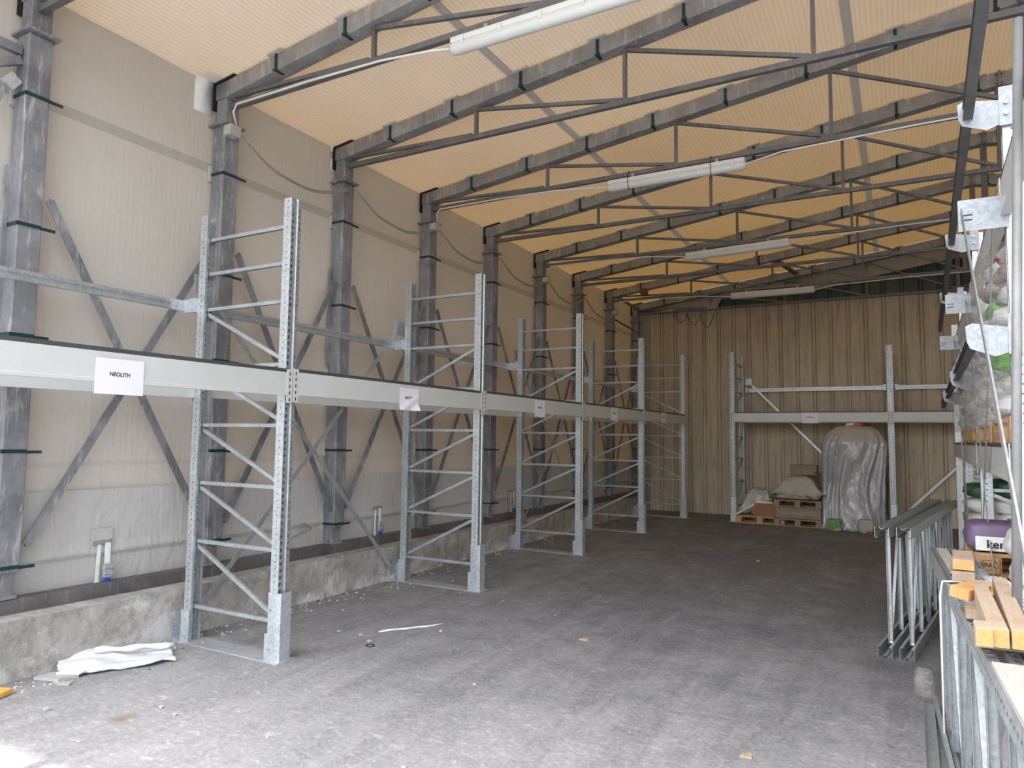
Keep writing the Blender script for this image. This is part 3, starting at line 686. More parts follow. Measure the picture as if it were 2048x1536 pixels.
# paper signs
def sign(label, loc, rot, w=0.297, h=0.21, creased=False, name='paper_sign', txt='NEOLITH', ts=0.033):
    t = thing(name, label, 'sign', loc, 0, 'paper signs taped to the rack beams'); t.rotation_euler = rot
    nu, nv = 16, 12; g = MB(); vv = []
    for i in range(nu+1):
        for j in range(nv+1):
            u, v = i/nu, j/nv; d = 0.0
            if creased:
                k = max(0, (1-v)*1.1 + u*0.5 - 0.75); d = 0.02*k*math.sin(9*(u*0.8 - v)+1) + 0.025*k
            vv.append((d+0.001, (u-0.5)*w - (0.015*(1-v) if creased else 0)*(1 if u > .6 else 0), (v-0.5)*h))
    g.add(vv, [(i*(nv+1)+j, (i+1)*(nv+1)+j, (i+1)*(nv+1)+j+1, i*(nv+1)+j+1) for i in range(nu) for j in range(nv)]); sh = g.build('sheet', PAPER, t, True)
    mt = Matrix(((0, 0, 1, 0.0022), (1, 0, 0, 0), (0, 1, 0, 0.012), (0, 0, 0, 1)))
    text_mesh(txt, ts, INK, 'lettering', sh, mt, 0.0006, 0.92)
    return t
XS = XB+0.029
sl = ['large flat white paper sign reading NEOLITH on the nearest beam', 'white paper sign with curled lower corner on the second beam', 'flat white paper sign on the third beam of the left row',
      'small shaded paper sign on the fourth beam of the left row', 'farthest paper sign of the left row, in front of the cladding']
for k, (y, z) in enumerate([(2.487, 2.0), (5.28, 2.015), (8.01, 2.04), (10.68, 2.062), (13.37, 2.08)]):
    sign(sl[k], (XS, y, z), (0, 0, 0), creased=(k == 1))

# rear rail with brackets + flat rear bracing on the left rack
rail_l = ['grooved steel rail behind the first beam, running out of the picture on the left', 'grooved steel rail behind the first rack bay, above the second white beam',
          'grooved steel rail behind the second and third uprights', 'grooved steel rail behind the third and fourth uprights', 'dark grooved steel rail in the farthest bay of the left row']
def make_rail(label, loc, Ly=2.70, rotz=0, group='rear rails of the left rack', off=-0.135):
    t = thing('rear_rail', label, 'rail', loc, rotz, group)
    m = MB(); m.sheet([(-0.02, -0.035), (0.02, -0.035), (0.02, -0.012), (0.012, -0.006), (0.012, 0.006), (0.02, 0.012), (0.02, 0.035), (-0.02, 0.035)], -0.003, -Ly/2, Ly/2, 'y')
    m.build('rail', GALV, t)
    for s in (-1, 1):
        m = MB(); ye = s*(Ly/2-0.03)
        m.box(0.0, 0.13, ye-0.004, ye, -0.06, 0.05); m.box(0.022, 0.026, min(ye, ye-s*0.13), max(ye, ye-s*0.13), -0.045, 0.045); m.box(0.09, 0.15, ye+0.001, ye+0.05*s if s > 0 else ye+0.006, -0.06, 0.06) if s > 0 else m.box(0.09, 0.15, ye-0.05, ye, -0.06, 0.06)
        m.tube([(0.026, ye-s*0.08, 0), (0.045, ye-s*0.08, 0)], 0.011, 6)
        m.build('bracket', GBR, t)
    return t
rr = make_rail(rail_l[0], (-5.265, bay_y[0], 2.74))
for k in range(1, 5): dup(rr, (-5.265, bay_y[k], 2.74+0.008*k), 0, rail_l[k])
def rear_x(label, ya, yb, xx, zt=2.93, zb_=0.12, rotz=0, plates=True):
    t = thing('rear_brace', label, 'brace', (xx, (ya+yb)/2, 0.1), rotz, 'flat rear braces of the racks')
    hl = abs(yb-ya)/2-0.07
    for s, xo in ((1, 0.0), (-1, 0.012)):
        p = Vector((xo, -s*hl, zt-0.1)); q = Vector((xo, s*hl, zb_-0.1)); m = MB(); m.bar(p, q, 0.006, 0.045, (0, (q-p).z, -(q-p).y)); m.build('brace_strip', GALV, t)
        m = MB(); m.box(xo-0.002, xo+0.002, -s*hl-0.10, -s*hl+0.10, zt-0.17, zt-0.01); m.build('anchor_plate', GBR, t)
    return t
rear_x('flat galvanised strips crossing behind the bay between the first and second uprights', UY[0], UY[1], -5.20)
rear_x('flat galvanised strips crossing behind the bay between the third and fourth uprights', UY[2], UY[3], -5.20)

# ------------------------------------------------------------------ rack against the far wall
FX0, FX1, FYC = -3.06, -0.16, 15.53
f1 = make_upright('bright galvanised upright at the left end of the rack against the far wall', 1, plate=True, loc=(FX0, FYC, 0), rotz=-math.pi/2, group='uprights of the far wall rack')
f2 = dup(f1, (FX1, FYC, 0), -math.pi/2, 'bright galvanised upright right of the grey covered pallet at the far wall')
f3 = dup(f1, (FX1+2.9, FYC, 0), -math.pi/2, 'galvanised upright at the hidden right end of the far wall rack')
fb_ = [('white front beam of the far wall rack above the covered pallet', FX0+1.45, FYC-0.571, -math.pi/2), ('white front beam of the far wall rack, right of the covered pallet', FX1+1.45, FYC-0.571, -math.pi/2),
       ('white rear beam of the far wall rack, left bay', FX0+1.45, FYC+0.49, math.pi/2), ('white rear beam of the far wall rack, right bay', FX1+1.45, FYC+0.49, math.pi/2)]
fb0 = make_beam(fb_[0][0], 2.80, (fb_[0][1], fb_[0][2], 2.045), fb_[0][3], 'white beams of the far wall rack')
for lb, x, y, r in fb_[1:]: dup(fb0, (x, y, 2.045), r, lb)
sign('crumpled paper sign on the front beam of the far wall rack', (-1.555, FYC-0.571-0.029, 2.12), (0, 0, -math.pi/2), creased=False)
for k, (x, lb) in enumerate([(FX0+1.45, 'grooved rail high behind the far wall rack, left bay'), (FX1+1.45, 'grooved rail high behind the far wall rack, right bay')]):
    dup(rr, (x, FYC+0.62, 2.77), -math.pi/2, lb, 'rear rails of the far wall rack')
t = thing('rear_brace', 'white flat brace slanting down behind the far wall rack to the covered pallet', 'brace', (FX0+1.45, FYC+0.56, 0.1), 0, 'flat rear braces of the racks')
m = MB(); p, q = Vector((-1.30, 0, 2.83)), Vector((1.35, 0, 0.05)); m.bar(p, q, 0.006, 0.045, (-(q-p).z, 0, (q-p).x)); m.build('brace_strip', GBR, t)
m = MB(); m.box(-1.38, -1.24, -0.03, 0.03, 2.78, 2.93); m.build('anchor_plate', GBR, t)
t = thing('rear_brace', 'flat brace slanting up behind the right bay of the far wall rack', 'brace', (FX1+1.45, FYC+0.56, 0.1), 0, 'flat rear braces of the racks')
m = MB(); p, q = Vector((1.30, 0, 2.83)), Vector((-1.35, 0, 0.05)); m.bar(p, q, 0.006, 0.045, (-(q-p).z, 0, (q-p).x)); m.build('brace_strip', GBR, t)

# ------------------------------------------------------------------ pallets, sacks, boxes
def make_pallet(label, loc, rotz=0, mat=WOOD, group=None, Lx=1.2, Ly=0.8):
    t = thing('wooden_pallet', label, 'pallet', loc, rotz, group)
    for i in range(5):
        y = -Ly/2+0.0725+i*(Ly-0.145)/4; w = 0.0725 if i in (0, 2, 4) else 0.05
        MB().box(-Lx/2, Lx/2, y-w, y+w, 0.122, 0.144).build('top_board', mat, t)
    for x in (-Lx/2+0.0725, 0, Lx/2-0.0725):
        MB().box(x-0.0725, x+0.0725, -Ly/2, Ly/2, 0.100, 0.122).build('stringer_board', mat, t)
    for y in (-Ly/2+0.05, 0, Ly/2-0.05):
        MB().box(-Lx/2, Lx/2, y-0.05, y+0.05, 0.0, 0.022).build('bottom_board', mat, t)
        for x in (-Lx/2+0.0725, 0, Lx/2-0.0725): MB().box(x-0.0725, x+0.0725, y-0.05, y+0.05, 0.022, 0.100).build('block', mat, t)
    return t
def sack_mesh(w, d, h, seed, lump=0.12, ex=(0.55, 0.42, 0.75)):
    g = MB(); nu, nv = 28, 14; vv = []
    for j in range(nv+1):
        ph = -math.pi/2 + math.pi*j/nv
        for i in range(nu):
            th = 2*math.pi*i/nu; ce, se = math.cos(th), math.sin(th); cp, sp = math.cos(ph), math.sin(ph)
            def sg(a, e): return math.copysign(abs(a)**e, a)
            x = sg(cp, ex[0])*sg(ce, ex[1]); y = sg(cp, ex[0])*sg(se, ex[1]); z = sg(sp, ex[2])
            k = 1 + lump*noise.noise(Vector((x*2.2+seed*3.1, y*2.2, z*2)))+0.04*noise.noise(Vector((x*7+seed, y*7, z*7)))
            vv.append((x*w/2*k, y*d/2*k, max(-1, z*k)*h/2+h/2))
    g.add(vv, [(j*nu+i, j*nu+(i+1) % nu, (j+1)*nu+(i+1) % nu, (j+1)*nu+i) for j in range(nv) for i in range(nu)]); return g
_sm = {}
def sack(label, loc, size, mat, seed=1, rotz=0, group=None, tilt=(0, 0), name='sack', cat='bag', ex=(0.55, 0.42, 0.75)):
    key = (size, seed, mat.name)
    if key not in _sm: _sm[key] = sack_mesh(*size, seed, 0.12, ex).mesh('sack', mat, True)
    o = bpy.data.objects.new(name, _sm[key]); COL.objects.link(o); o.location = loc; o.rotation_euler = (tilt[0], tilt[1], rotz)
    return tag(o, label, cat, group)
def sheet_over(name, label, fn, mat, cat='plastic sheet', nu=90, nv=60, closed=False, thick=0.004):
    g = MB(); N1 = nu if closed else nu+1
    g.add([fn(i/nu, j/nv) for j in range(nv+1) for i in range(N1)], [(j*N1+i, j*N1+(i+1) % N1, (j+1)*N1+(i+1) % N1, (j+1)*N1+i) for j in range(nv) for i in range(nu)])
    o = g.build(name, mat, None, True)
    if thick:
        s = o.modifiers.new('thickness', 'SOLIDIFY'); s.thickness = thick; s.offset = 1
    return tag(o, label, cat)
# left far pallets
pa = make_pallet('light wooden pallet on the floor by the left upright of the far rack', (-2.52, 15.22, 0), 0.0, WOOD, 'pallets on the floor of the far rack')
pb = dup(pa, (-1.72, 15.15, 0), 0, 'lower dull pallet of the stack left of the grey covered pallet')
pb = None
for o in [o for o in COL.objects if o.get('label', '').startswith('lower dull pallet')]: base_low = o
def recolor(root, mat):
    cache = {}
    for c in kids(root):
        if c.data.name not in cache:
            me = c.data.copy(); me.materials.clear(); me.materials.append(mat); cache[c.data.name] = me
        c.data = cache[c.data.name]
base_low.location = (-1.80, 15.12, 0); base_low.scale = (0.72, 1, 1); pa.scale = (0.78, 1, 1); recolor(base_low, WOODD)
b = MB(); b.box(-0.42, 0.42, -0.38, 0.38, 0, 0.22); o = b.build('wrapped_carton', CARDL, None, bevel=0.02); o.location = (-1.80, 15.12, 0.146); tag(o, 'low wrapped carton load between the two stacked pallets', 'box')
g = sack_mesh(0.90, 0.82, 0.20, 5, 0.02); o = g.build('stretch_film', WRAP, None, True); o.location = (-1.80, 15.12, 0.150); tag(o, 'clear stretch film around the low carton load', 'plastic film')
p3 = dup(base_low, (-1.80, 15.12, 0.368), 0, 'upper dull pallet under the draped bags at the far rack')
sack('pale bag with brown stripes lying on the upper pallet under the grey sheet', (-1.80, 14.95, 0.512), (0.84, 0.46, 0.17), bagmat('striped_bag', (0.48, 0.45, 0.41), (0.30, 0.17, 0.12), 0.62, 6), 3)
sack('pale bag at the back of the upper pallet under the grey sheet', (-1.80, 15.40, 0.512), (0.84, 0.44, 0.20), BAGB, 4)
def drape(cx, cy, w, d, z0, zt, seed, hem=0.05):
    def fn(u, v):
        x, y = (u-.5)*2, (v-.5)*2; r = max(abs(x), abs(y)); k = 1/(1+math.exp((r-0.62)*9))
        f = 0.045*noise.noise(Vector((x*3+seed, y*3, 0)))+0.03*math.sin(9*math.atan2(y, x)+seed)*max(0, r-0.4)
        z = z0 + (zt-z0)*k + f*(0.4+1.2*(r > 0.5))
        if r > .8: z = max(z, z0+hem*noise.noise(Vector((x*4, y*4, seed))))
        return (cx + x*w/2*(1+0.06*noise.noise(Vector((y*3, seed, 1)))), cy + y*d/2, z)
    return fn
sheet_over('plastic_sheet', 'pale grey plastic sheet draped over the bags left of the tall covered pallet', drape(-1.80, 15.12, 1.05, 1.0, 0.60, 0.97, 2.0), GREYP2)
b = MB(); b.box(-0.24, 0.24, -0.15, 0.15, 0, 0.20); o = b.build('cardboard_box', CARDL, None, bevel=0.012); o.location = (-1.72, 15.28, 0.985); o.rotation_euler = (0, 0, 0.04); tag(o, 'flat tan cardboard box on top of the draped sheet', 'box')
m_ = MB(); m_.tube([(-1.52+0.03*k+0.02*math.sin(k*2.1), 15.06-0.01*k, 1.03+0.03*math.sin(k*1.3)) for k in range(9)], 0.006, 6); o = m_.build('strap_tangle', BLACK, None, True); tag(o, 'tangled black strap beside the tan cardboard box', 'strap')
# left pallet load
b = MB()
b.box(-0.22, 0.22, -0.17, -0.165, 0, 0.27); b.box(-0.22, 0.22, 0.165, 0.17, 0, 0.27); b.box(-0.22, -0.215, -0.165, 0.165, 0, 0.27); b.box(0.215, 0.22, -0.165, 0.165, 0, 0.27); b.box(-0.22, 0.22, -0.165, 0.165, 0, 0.005)
o = b.build('cardboard_box', CARD, None); o.location = (-2.40, 14.98, 0.146); tag(o, 'open brown cardboard box on the left floor pallet', 'box')
sack('green and white bag bulging out of the open cardboard box', (-2.42, 14.98, 0.20), (0.40, 0.30, 0.26), BAGG, 6)
sheet_over('plastic_sheet', 'crumpled whitish plastic sheet heaped on the left floor pallet behind the box', drape(-2.62, 15.42, 0.86, 0.62, 0.17, 0.68, 5.0), GREYP2)
sack('bag hidden under the whitish sheet on the left floor pallet', (-2.62, 15.42, 0.146), (0.55, 0.36, 0.44), BAGW, 8)
b = MB(); b.bar((0, 0, 0), (0.46, 0.10, 0.30), 0.10, 0.035); o = b.build('foam_strip', WHITEP, None, bevel=0.01); o.location = (-2.98, 14.83, 0.165); tag(o, 'white plastic strip leaning from the pallet edge onto the brown box', 'strip')
m_ = MB(); m_.bar((-2.66, 15.3, 0.70), (-2.42, 15.34, 0.63), 0.05, 0.03); o = m_.build('wood_offcut', WOODD, None); tag(o, 'short dark wooden batten lying on the whitish heap', 'batten')
# tall covered pallet
def cover(u, v):
    th = 2*math.pi*u; ce, se = math.cos(th), math.sin(th)
    def sg(a, e): return math.copysign(abs(a)**e, a)
    z = 2.0*v
    pts = [(0, 0.60), (0.05, 0.575), (0.25, 0.53), (0.45, 0.515), (0.75, 0.54), (0.82, 0.55), (0.88, 0.50), (0.94, 0.44), (0.98, 0.32), (1.0, 0.05)]
    for (a, ra), (bb, rb) in zip(pts, pts[1:]):
        if a <= v <= bb: r = ra + (rb-ra)*(v-a)/(bb-a)
    rd = r*0.95
    f = 0.034*(1-2*abs(math.sin(9*th+1.8*math.sin(v*4.3)+1.3*math.sin(3*th)))) * (0.35+1.0*math.sin(math.pi*min(1, v*1.1))) + 0.04*noise.noise(Vector((ce*2.5, se*2.5, v*3.4)))
    x = (r+f)*sg(ce, 0.55); y = (rd+f)*sg(se, 0.55)
    x += -0.055*(1-v)**3 + 0.035*v
    z2 = z - 0.015*abs(noise.noise(Vector((ce*4, se*4, 0)))) if v > 0.02 else 0.004
    z2 = min(z2, 1.985) - (0.05*abs(x) if v > 0.9 else 0)
    return (-0.83+x, 15.19+y, z2)
sheet_over('plastic_sheet', 'tall glossy grey plastic cover over a full pallet under the far rack beam', cover, GREYP, nu=170, nv=70, closed=True)
sack('small green bag standing at the foot of the tall grey covered pallet', (-1.13, 14.46, 0), (0.24, 0.15, 0.23), bagmat('grass_green_bag', (0.10, 0.26, 0.05), (0.36, 0.36, 0.33), 0.60, 7), 9, ex=(0.22, 0.3, 0.4))
sack('small white and red bag standing at the foot of the tall grey covered pallet', (-0.60, 14.42, 0), (0.25, 0.15, 0.25), bagmat('dirty_red_white_bag', (0.36, 0.33, 0.30), (0.30, 0.07, 0.04), 0.62, 7), 10, ex=(0.22, 0.3, 0.4))
sack('red printed bag just showing on top of the tall grey covered pallet', (-0.79, 15.15, 1.91), (0.30, 0.22, 0.13), BAGR, 12)

# ------------------------------------------------------------------ strip lights and cabling
def strip_light(label, i, x0=-2.95, x1=-1.36, tilt=0.0):
    y = FY[i]+0.03; t = thing('strip_light', label, 'lamp', ((x0+x1)/2, y, 4.60+dz(FY[i])), 0, 'strip lights under the roof trusses'); t.rotation_euler = (0, -tilt, 0)
    hl = (x1-x0)/2
    m = MB(); m.box(-hl+0.02, hl-0.02, -0.045, 0.045, 0.03, 0.075); m.build('housing', LAMPW, t, bevel=0.01)
    m = MB(); pts, rs = [], []
    for k in range(-3, 28):
        if k < 0: a = (k+3)/3*math.pi/2; pts.append((-hl+0.05-0.05*math.cos(a), 0, 0.0)); rs.append(0.052*max(0.15, math.sin(a)))
    pts.append((-hl+0.05, 0, 0)); rs.append(0.052); pts.append((hl-0.05, 0, 0)); rs.append(0.052)
    for k in range(1, 4): a = k/3*math.pi/2; pts.append((hl-0.05+0.05*math.sin(a), 0, 0)); rs.append(0.052*max(0.15, math.cos(a)))
    m.tube(pts, rs, 18); m.build('diffuser', LAMPD, t, True)
    for k in range(5):
        x = -hl+0.14+k*(2*hl-0.28)/4; m = MB(); m.box(x-0.009, x+0.009, -0.060, -0.045, -0.005, 0.06); m.build('clip', LAMPW, t)
    for x in (-hl*0.6, hl*0.6): m = MB(); m.box(x-0.015, x+0.015, -0.01, 0.03, 0.07, 0.12); m.build('hanger', GALV, t)
    return t
l1 = strip_light('nearest white strip light, cut by the top picture edge', 1)
l2 = strip_light('second white strip light, tied with wire to its truss', 3)
for x in (-0.52, 0.42):
    m = MB(); m.tube([(x, 0.062*math.cos(k*math.pi/10), 0.045+0.11*math.sin(k*math.pi/10)) for k in range(21)], 0.0035, 6, cap=False); m.build('wire_tie', BLACK, l2, True)
strip_light('third white strip light, hanging slightly off level above the cladding', 5, tilt=0.03)
strip_light('farthest white strip light, in front of the dark upper cladding', 7)
for i, nm in ((1, 'nearest'), (3, 'second'), (5, 'third'), (7, 'farthest')):
    y = FY[i]-0.012; z = 4.70+dz(FY[i])
    m = MB(); m.tube([(-5.40, y+0.10, z-0.20), (-5.37, y+0.02, z-0.06), (-5.30, y, z-0.01), (-4.4, y, z-0.012), (-3.6, y, z-0.035), (-3.1, y, z-0.085), (-2.93, y+0.03, z-0.10)], 0.010, 8)
    if i != 1: m.tube([(-1.38, y+0.03, z-0.10), (-1.0, y, z-0.045), (0.2, y, z-0.015), (2.5, y, z-0.01)], 0.010, 8)
    o = m.build('supply_cable', LAMPW, None, True); tag(o, 'pale supply cable under the truss of the %s strip light' % nm, 'cable', 'supply cables of the strip lights')
    t = thing('junction_box', 'grey junction box on the column of the %s strip light' % nm, 'junction box', (-5.42, FY[i]+0.04, 4.47+dz(FY[i])), 0, 'junction boxes on the columns')
    m = MB(); m.box(-0.045, 0.045, -0.06, 0.06, -0.05, 0.05); m.build('box_body', simple('grey_junction_plastic', (0.46, 0.46, 0.42), 0.5), t, bevel=0.006)
    m = MB(); m.box(0.045, 0.055, -0.062, 0.062, -0.052, 0.052); m.build('box_lid', simple('grey_junction_plastic', (0.46, 0.46, 0.42), 0.5), t, bevel=0.004)
for i in range(1, 7):
    ya, yb = FY[i]+0.12, FY[i+1]+0.06; za, zb2 = 4.47+dz(FY[i]), 4.47+dz(FY[i+1])
    m = MB()
    for q in (0, 1):
        m.tube([(-5.41+0.014*q+0.01*math.sin(k), ya+(yb-ya)*k/18, za+(zb2-za)*k/18 - 0.20*(1-(2*k/18-1)**2)*1.15 - 0.018*q) for k in range(19)], 0.0105, 7)
    o = m.build('hanging_cable', CABLE, None, True)
    tag(o, 'pair of grey cables sagging between the %s columns' % ['second and third', 'third and fourth', 'fourth and fifth', 'fifth and sixth', 'sixth and seventh', 'seventh and eighth'][i-1], 'cable', 'sagging cable spans along the left wall')

# ratchet straps on the wall tarpaulin
def ratchet(label, y):
    t = thing('ratchet_strap', label, 'strap', (-5.60, y, 0.46), 0, 'ratchet straps on the left wall')
    m = MB(); m.bar((0, 0.03, 0.36), (0.02, 0.02, 0.16), 0.045, 0.004, (1, 0, 0)); m.bar((-0.005, -0.035, 0.33), (-0.005, -0.045, 0.03), 0.03, 0.004, (1, 0, 0)); m.bar((0.01, -0.04, 0.05), (0.05, -0.13, -0.04), 0.035, 0.004, (1, 0, 0)); m.build('webbing', TABW, t)
    m = MB(); m.box(0.012, 0.05, -0.012, 0.05, 0.06, 0.17); m.tube([(0.04, -0.02, 0.14), (0.04, 0.06, 0.14)], 0.02, 10); m.tube([(0.04, -0.02, 0.09), (0.04, 0.06, 0.09)], 0.014, 10); m.build('ratchet', GBR, t, bevel=0.004)
    m = MB(); m.box(0.02, 0.045, 0.0, 0.04, -0.01, 0.06); m.build('handle', BLUE, t, bevel=0.004)
    m = MB(); m.bar((-0.01, -0.09, 0.335), (-0.01, 0.06, 0.345), 0.03, 0.03); m.build('hem_bar', GALV, t)
    m = MB(); m.box(-0.018, -0.008, -0.10, 0.07, 0.32, 0.45); m.build('hem_slot', TAB, t)
    return t
ratchet('white ratchet strap with blue handle low on the wall tarpaulin, left of the first upright', 3.40)
ratchet('ratchet strap low on the wall tarpaulin between the first and second uprights', 6.76)
ratchet('ratchet strap low on the wall tarpaulin just left of the third upright', 10.15)
m = MB(); m.tube([(-5.59, 5.45+0.1*k, 0.72-0.03*k*k*0.3+0.02*math.sin(k*2)) for k in range(3)]+[(-5.58, 5.35, 0.60), (-5.57, 5.2, 0.44)], 0.008, 6)
o = m.build('rope', CABLE, None, True); tag(o, 'loose grey rope hanging at the foot of the third column', 'rope')

# ------------------------------------------------------------------ floor litter
def film(u, v):
    a, c = (u-.5)*0.72, (v-.5)*0.42
    w = 1 - 0.55*max(0, 0.35-u)/0.35
    c *= w
    z = 0.006 + 0.085*v*v*(0.5+0.5*math.sin(u*5+0.6)) + 0.024*abs(noise.noise(Vector((u*3.0, v*3.0, 2)))) + 0.010*abs(math.sin(u*6+v*7))
    if v < 0.10: z += 0.024*math.sin(v/0.10*math.pi)
    jx = 0.035*noise.noise(Vector((u*6, v*3, 4))); jy = 0.03*noise.noise(Vector((u*4, v*7, 9)))
    X = a*0.44 - c*0.90 + jx; Y = a*0.90 + c*0.44 + jy
    return (-5.04+X, 3.20+Y, z)
sheet_over('plastic_film', 'crumpled white plastic film lying on the floor left of the first upright', film, WHITEP, 'plastic film', 70, 40, thick=0.003)
m = MB(); m.tube([(-5.19+0.026*k, 3.12+0.046*k, 0.085-0.003*k+0.006*math.sin(k*1.3)) for k in range(11)], [0.020+0.006*math.sin(k*1.7) for k in range(11)], 10); o = m.build('film_roll', WHITEP, None, True); tag(o, 'rolled back edge of the white plastic film, against the plinth', 'plastic film')
# grit along the foot of the plinth
g = MB(); rg = random.Random(5)
for k in range(900):
    y = 1.6+14*rg.random()**1.5; x = -5.22+abs(rg.gauss(0, 0.16)); q = 0.004+0.011*rg.random()**2
    if x > -4.3: continue
    c0 = Vector((x, y, 0)); pts = [c0+Vector((q*(1+rg.random())*math.cos(t_*2.1+rg.random()), q*(1+rg.random())*math.sin(t_*2.1+rg.random()), 0)) for t_ in range(3)]; pts.append(c0+Vector((0, 0, q*(0.5+rg.random()))))
    g.add(pts, [(0, 1, 3), (1, 2, 3), (2, 0, 3)], 0 if rg.random() < 0.7 else 1)
tag(g.build('loose_grit', [CONC, simple('dark_grit', (0.10, 0.095, 0.09), 0.9)], None), 'fine loose grit and crumbs along the foot of the concrete plinth', 'grit', None, 'stuff')
def poly(name, label, cat, pts, z0, th, mat, grp=None, tilt=0.0):
    g = MB(); n_ = len(pts); g.add([(x, y, z0+tilt*(x-pts[0][0])) for x, y in pts]+[(x, y, z0+th+tilt*(x-pts[0][0])) for x, y in pts], [tuple(range(n_))[::-1], tuple(range(n_, 2*n_))]+[(i, (i+1) % n_, n_+(i+1) % n_, n_+i) for i in range(n_)])
    return tag(g.build(name, mat, None), label, cat, grp)
SHARD = simple('pale_tile_shard', (0.42, 0.42, 0.40), 0.6)
poly('tile_shard', 'flat grey broken slab lying against the plinth near the left edge', 'shard', [(-5.16, 2.70), (-4.98, 2.76), (-4.95, 2.88), (-5.10, 2.90), (-5.17, 2.80)], 0.002, 0.02, SHARD)
poly('tile_shard', 'thin pale shard leaning on the grey broken slab', 'shard', [(-5.08, 2.80), (-4.94, 2.88), (-4.98, 2.98), (-5.09, 2.92)], 0.024, 0.012, TABW)
poly('tile_shard', 'small pale chip of slab on the floor right of the broken slab', 'shard', [(-4.93, 2.72), (-4.85, 2.76), (-4.88, 2.80), (-4.95, 2.77)], 0.002, 0.008, SHARD)
b = MB(); b.box(-0.07, 0.05, -0.09, 0.06, 0, 0.04); o = b.build('foam_block', YEL, None, bevel=0.012); o.location = (-5.03, 2.43, 0); o.rotation_euler = (0, 0, 0.4); tag(o, 'orange and pale foam piece cut by the left picture edge', 'foam piece')
m = MB(); m.tube([(0.033*math.cos(t_*math.pi/12), 0.033*math.sin(t_*math.pi/12)*1.0, 0) for t_ in range(25)], 0.004, 8, cap=False); o = m.build('rubber_ring', BLACK, None, True); o.location = (-3.746, 4.47, 0.005); tag(o, 'small black rubber ring on the floor right of the first upright', 'ring')
m = MB(); m.tube([(-3.93+0.045*k, 4.80+0.07*k+0.015*math.sin(k*1.9), 0.008+0.003*math.sin(k)) for k in range(8)], [0.006, 0.009, 0.007, 0.009, 0.006, 0.008, 0.006, 0.004], 7); o = m.build('dry_twig', TABW, None, True); tag(o, 'thin pale twig on the floor behind the black ring', 'twig')
o = poly('wood_chip', 'light wood chip on the floor in the middle of the aisle', 'chip', [(-2.38, 5.49), (-2.31, 5.50), (-2.30, 5.55), (-2.37, 5.55)], 0.001, 0.012, TIMB)
o = poly('wood_chip', 'pale wood chip at the bottom picture edge in the aisle', 'chip', [(-0.79, 3.95), (-0.73, 3.96), (-0.74, 4.01), (-0.78, 4.00)], 0.001, 0.01, TIMB)
for k in range(26):
    y = 2.3+rnd.random()**1.6*8; x = -5.05+rnd.random()**1.7*3.3; s = 0.006+0.012*rnd.random()
    g = sack_mesh(s*2, s*1.6, s, k, 0.5); mt_ = [SHARD, CONC, SHARD][k % 3]; o = g.build('stone_chip', mt_, None); o.location = (x, y, 0)
    tag(o, 'tiny loose stone chip on the dusty floor of the left half', 'stone', 'tiny stone chips strewn on the floor')

# ------------------------------------------------------------------ stored uprights lying on edge
def lay(root, end, direc, lean=0.0):
    d = Vector((direc[0], direc[1], 0)).normalized(); yv = Vector((d.y, -d.x, 0))
    R = Matrix(((0, yv.x, d.x), (0, yv.y, d.y), (1, yv.z, d.z))).to_4x4()
    R = Matrix.Rotation(lean, 4, d) @ R
    R.translation = Vector((end[0], end[1], 0.4325+0.002)); root.matrix_world = R; return root
st = make_upright('left one of the two spare uprights standing on edge beyond the timber pile', 1, False, False, 'spare uprights standing on edge', zig=True, wp=0.055, name='spare_upright')
D1 = (0.146, 1.0)
lay(st, (-0.155, 6.28), D1)
s2 = dup(st, None, None, 'right one of the two spare uprights standing on edge beyond the timber pile'); lay(s2, (-0.005, 6.30), D1)
D2 = (-0.031, 1.0)
for k, (x, lb) in enumerate([(0.392, 'left spare upright of the pile in the bottom right corner, slotted rail on top'), (0.505, 'middle spare upright of the pile in the bottom right corner, under the timbers'), (0.618, 'right spare upright of the pile in the bottom right corner, beside the leaning pole')]):
    s3 = dup(st, None, None, lb); lay(s3, (x-0.10+(0.037 if k == 2 else 0), (1.78+0.03*k) if k < 2 else 0.65), D2)
for o in COL.objects:
    if o.name.startswith('spare_upright'):
        pass
# extra galvanised profile on the floor
m = MB(); m.sheet([(-0.03, 0.04), (-0.03, 0.0), (0.03, 0.0), (0.03, 0.04)], 0.003, 2.0, 5.35, 'y'); o = m.build('floor_profile', GALV, None); o.location = (0.055, 0, 0.001); o.rotation_euler = (0, 0, -0.01); tag(o, 'loose galvanised profile lying on the floor along the spare upright pile', 'profile')
sack('clear plastic lump sticking out under the spare upright pile', (0.09, 5.50, 0), (0.12, 0.26, 0.17), WRAP, 21, name='plastic_lump', cat='plastic film')
# white tie on the pile
m = MB(); zt = 1.008; m.tube([(0.142, 4.0, 0.30), (0.144, 4.0, 0.94), (0.155, 4.0, zt), (0.21, 4.0, zt+0.006), (0.25, 4.0, zt+0.004), (0.255, 4.0, 0.96)], 0.0045, 8); o = m.build('cable_tie', TABW, None, True); tag(o, 'white strap looped over the left rail of the spare upright pile', 'strap')
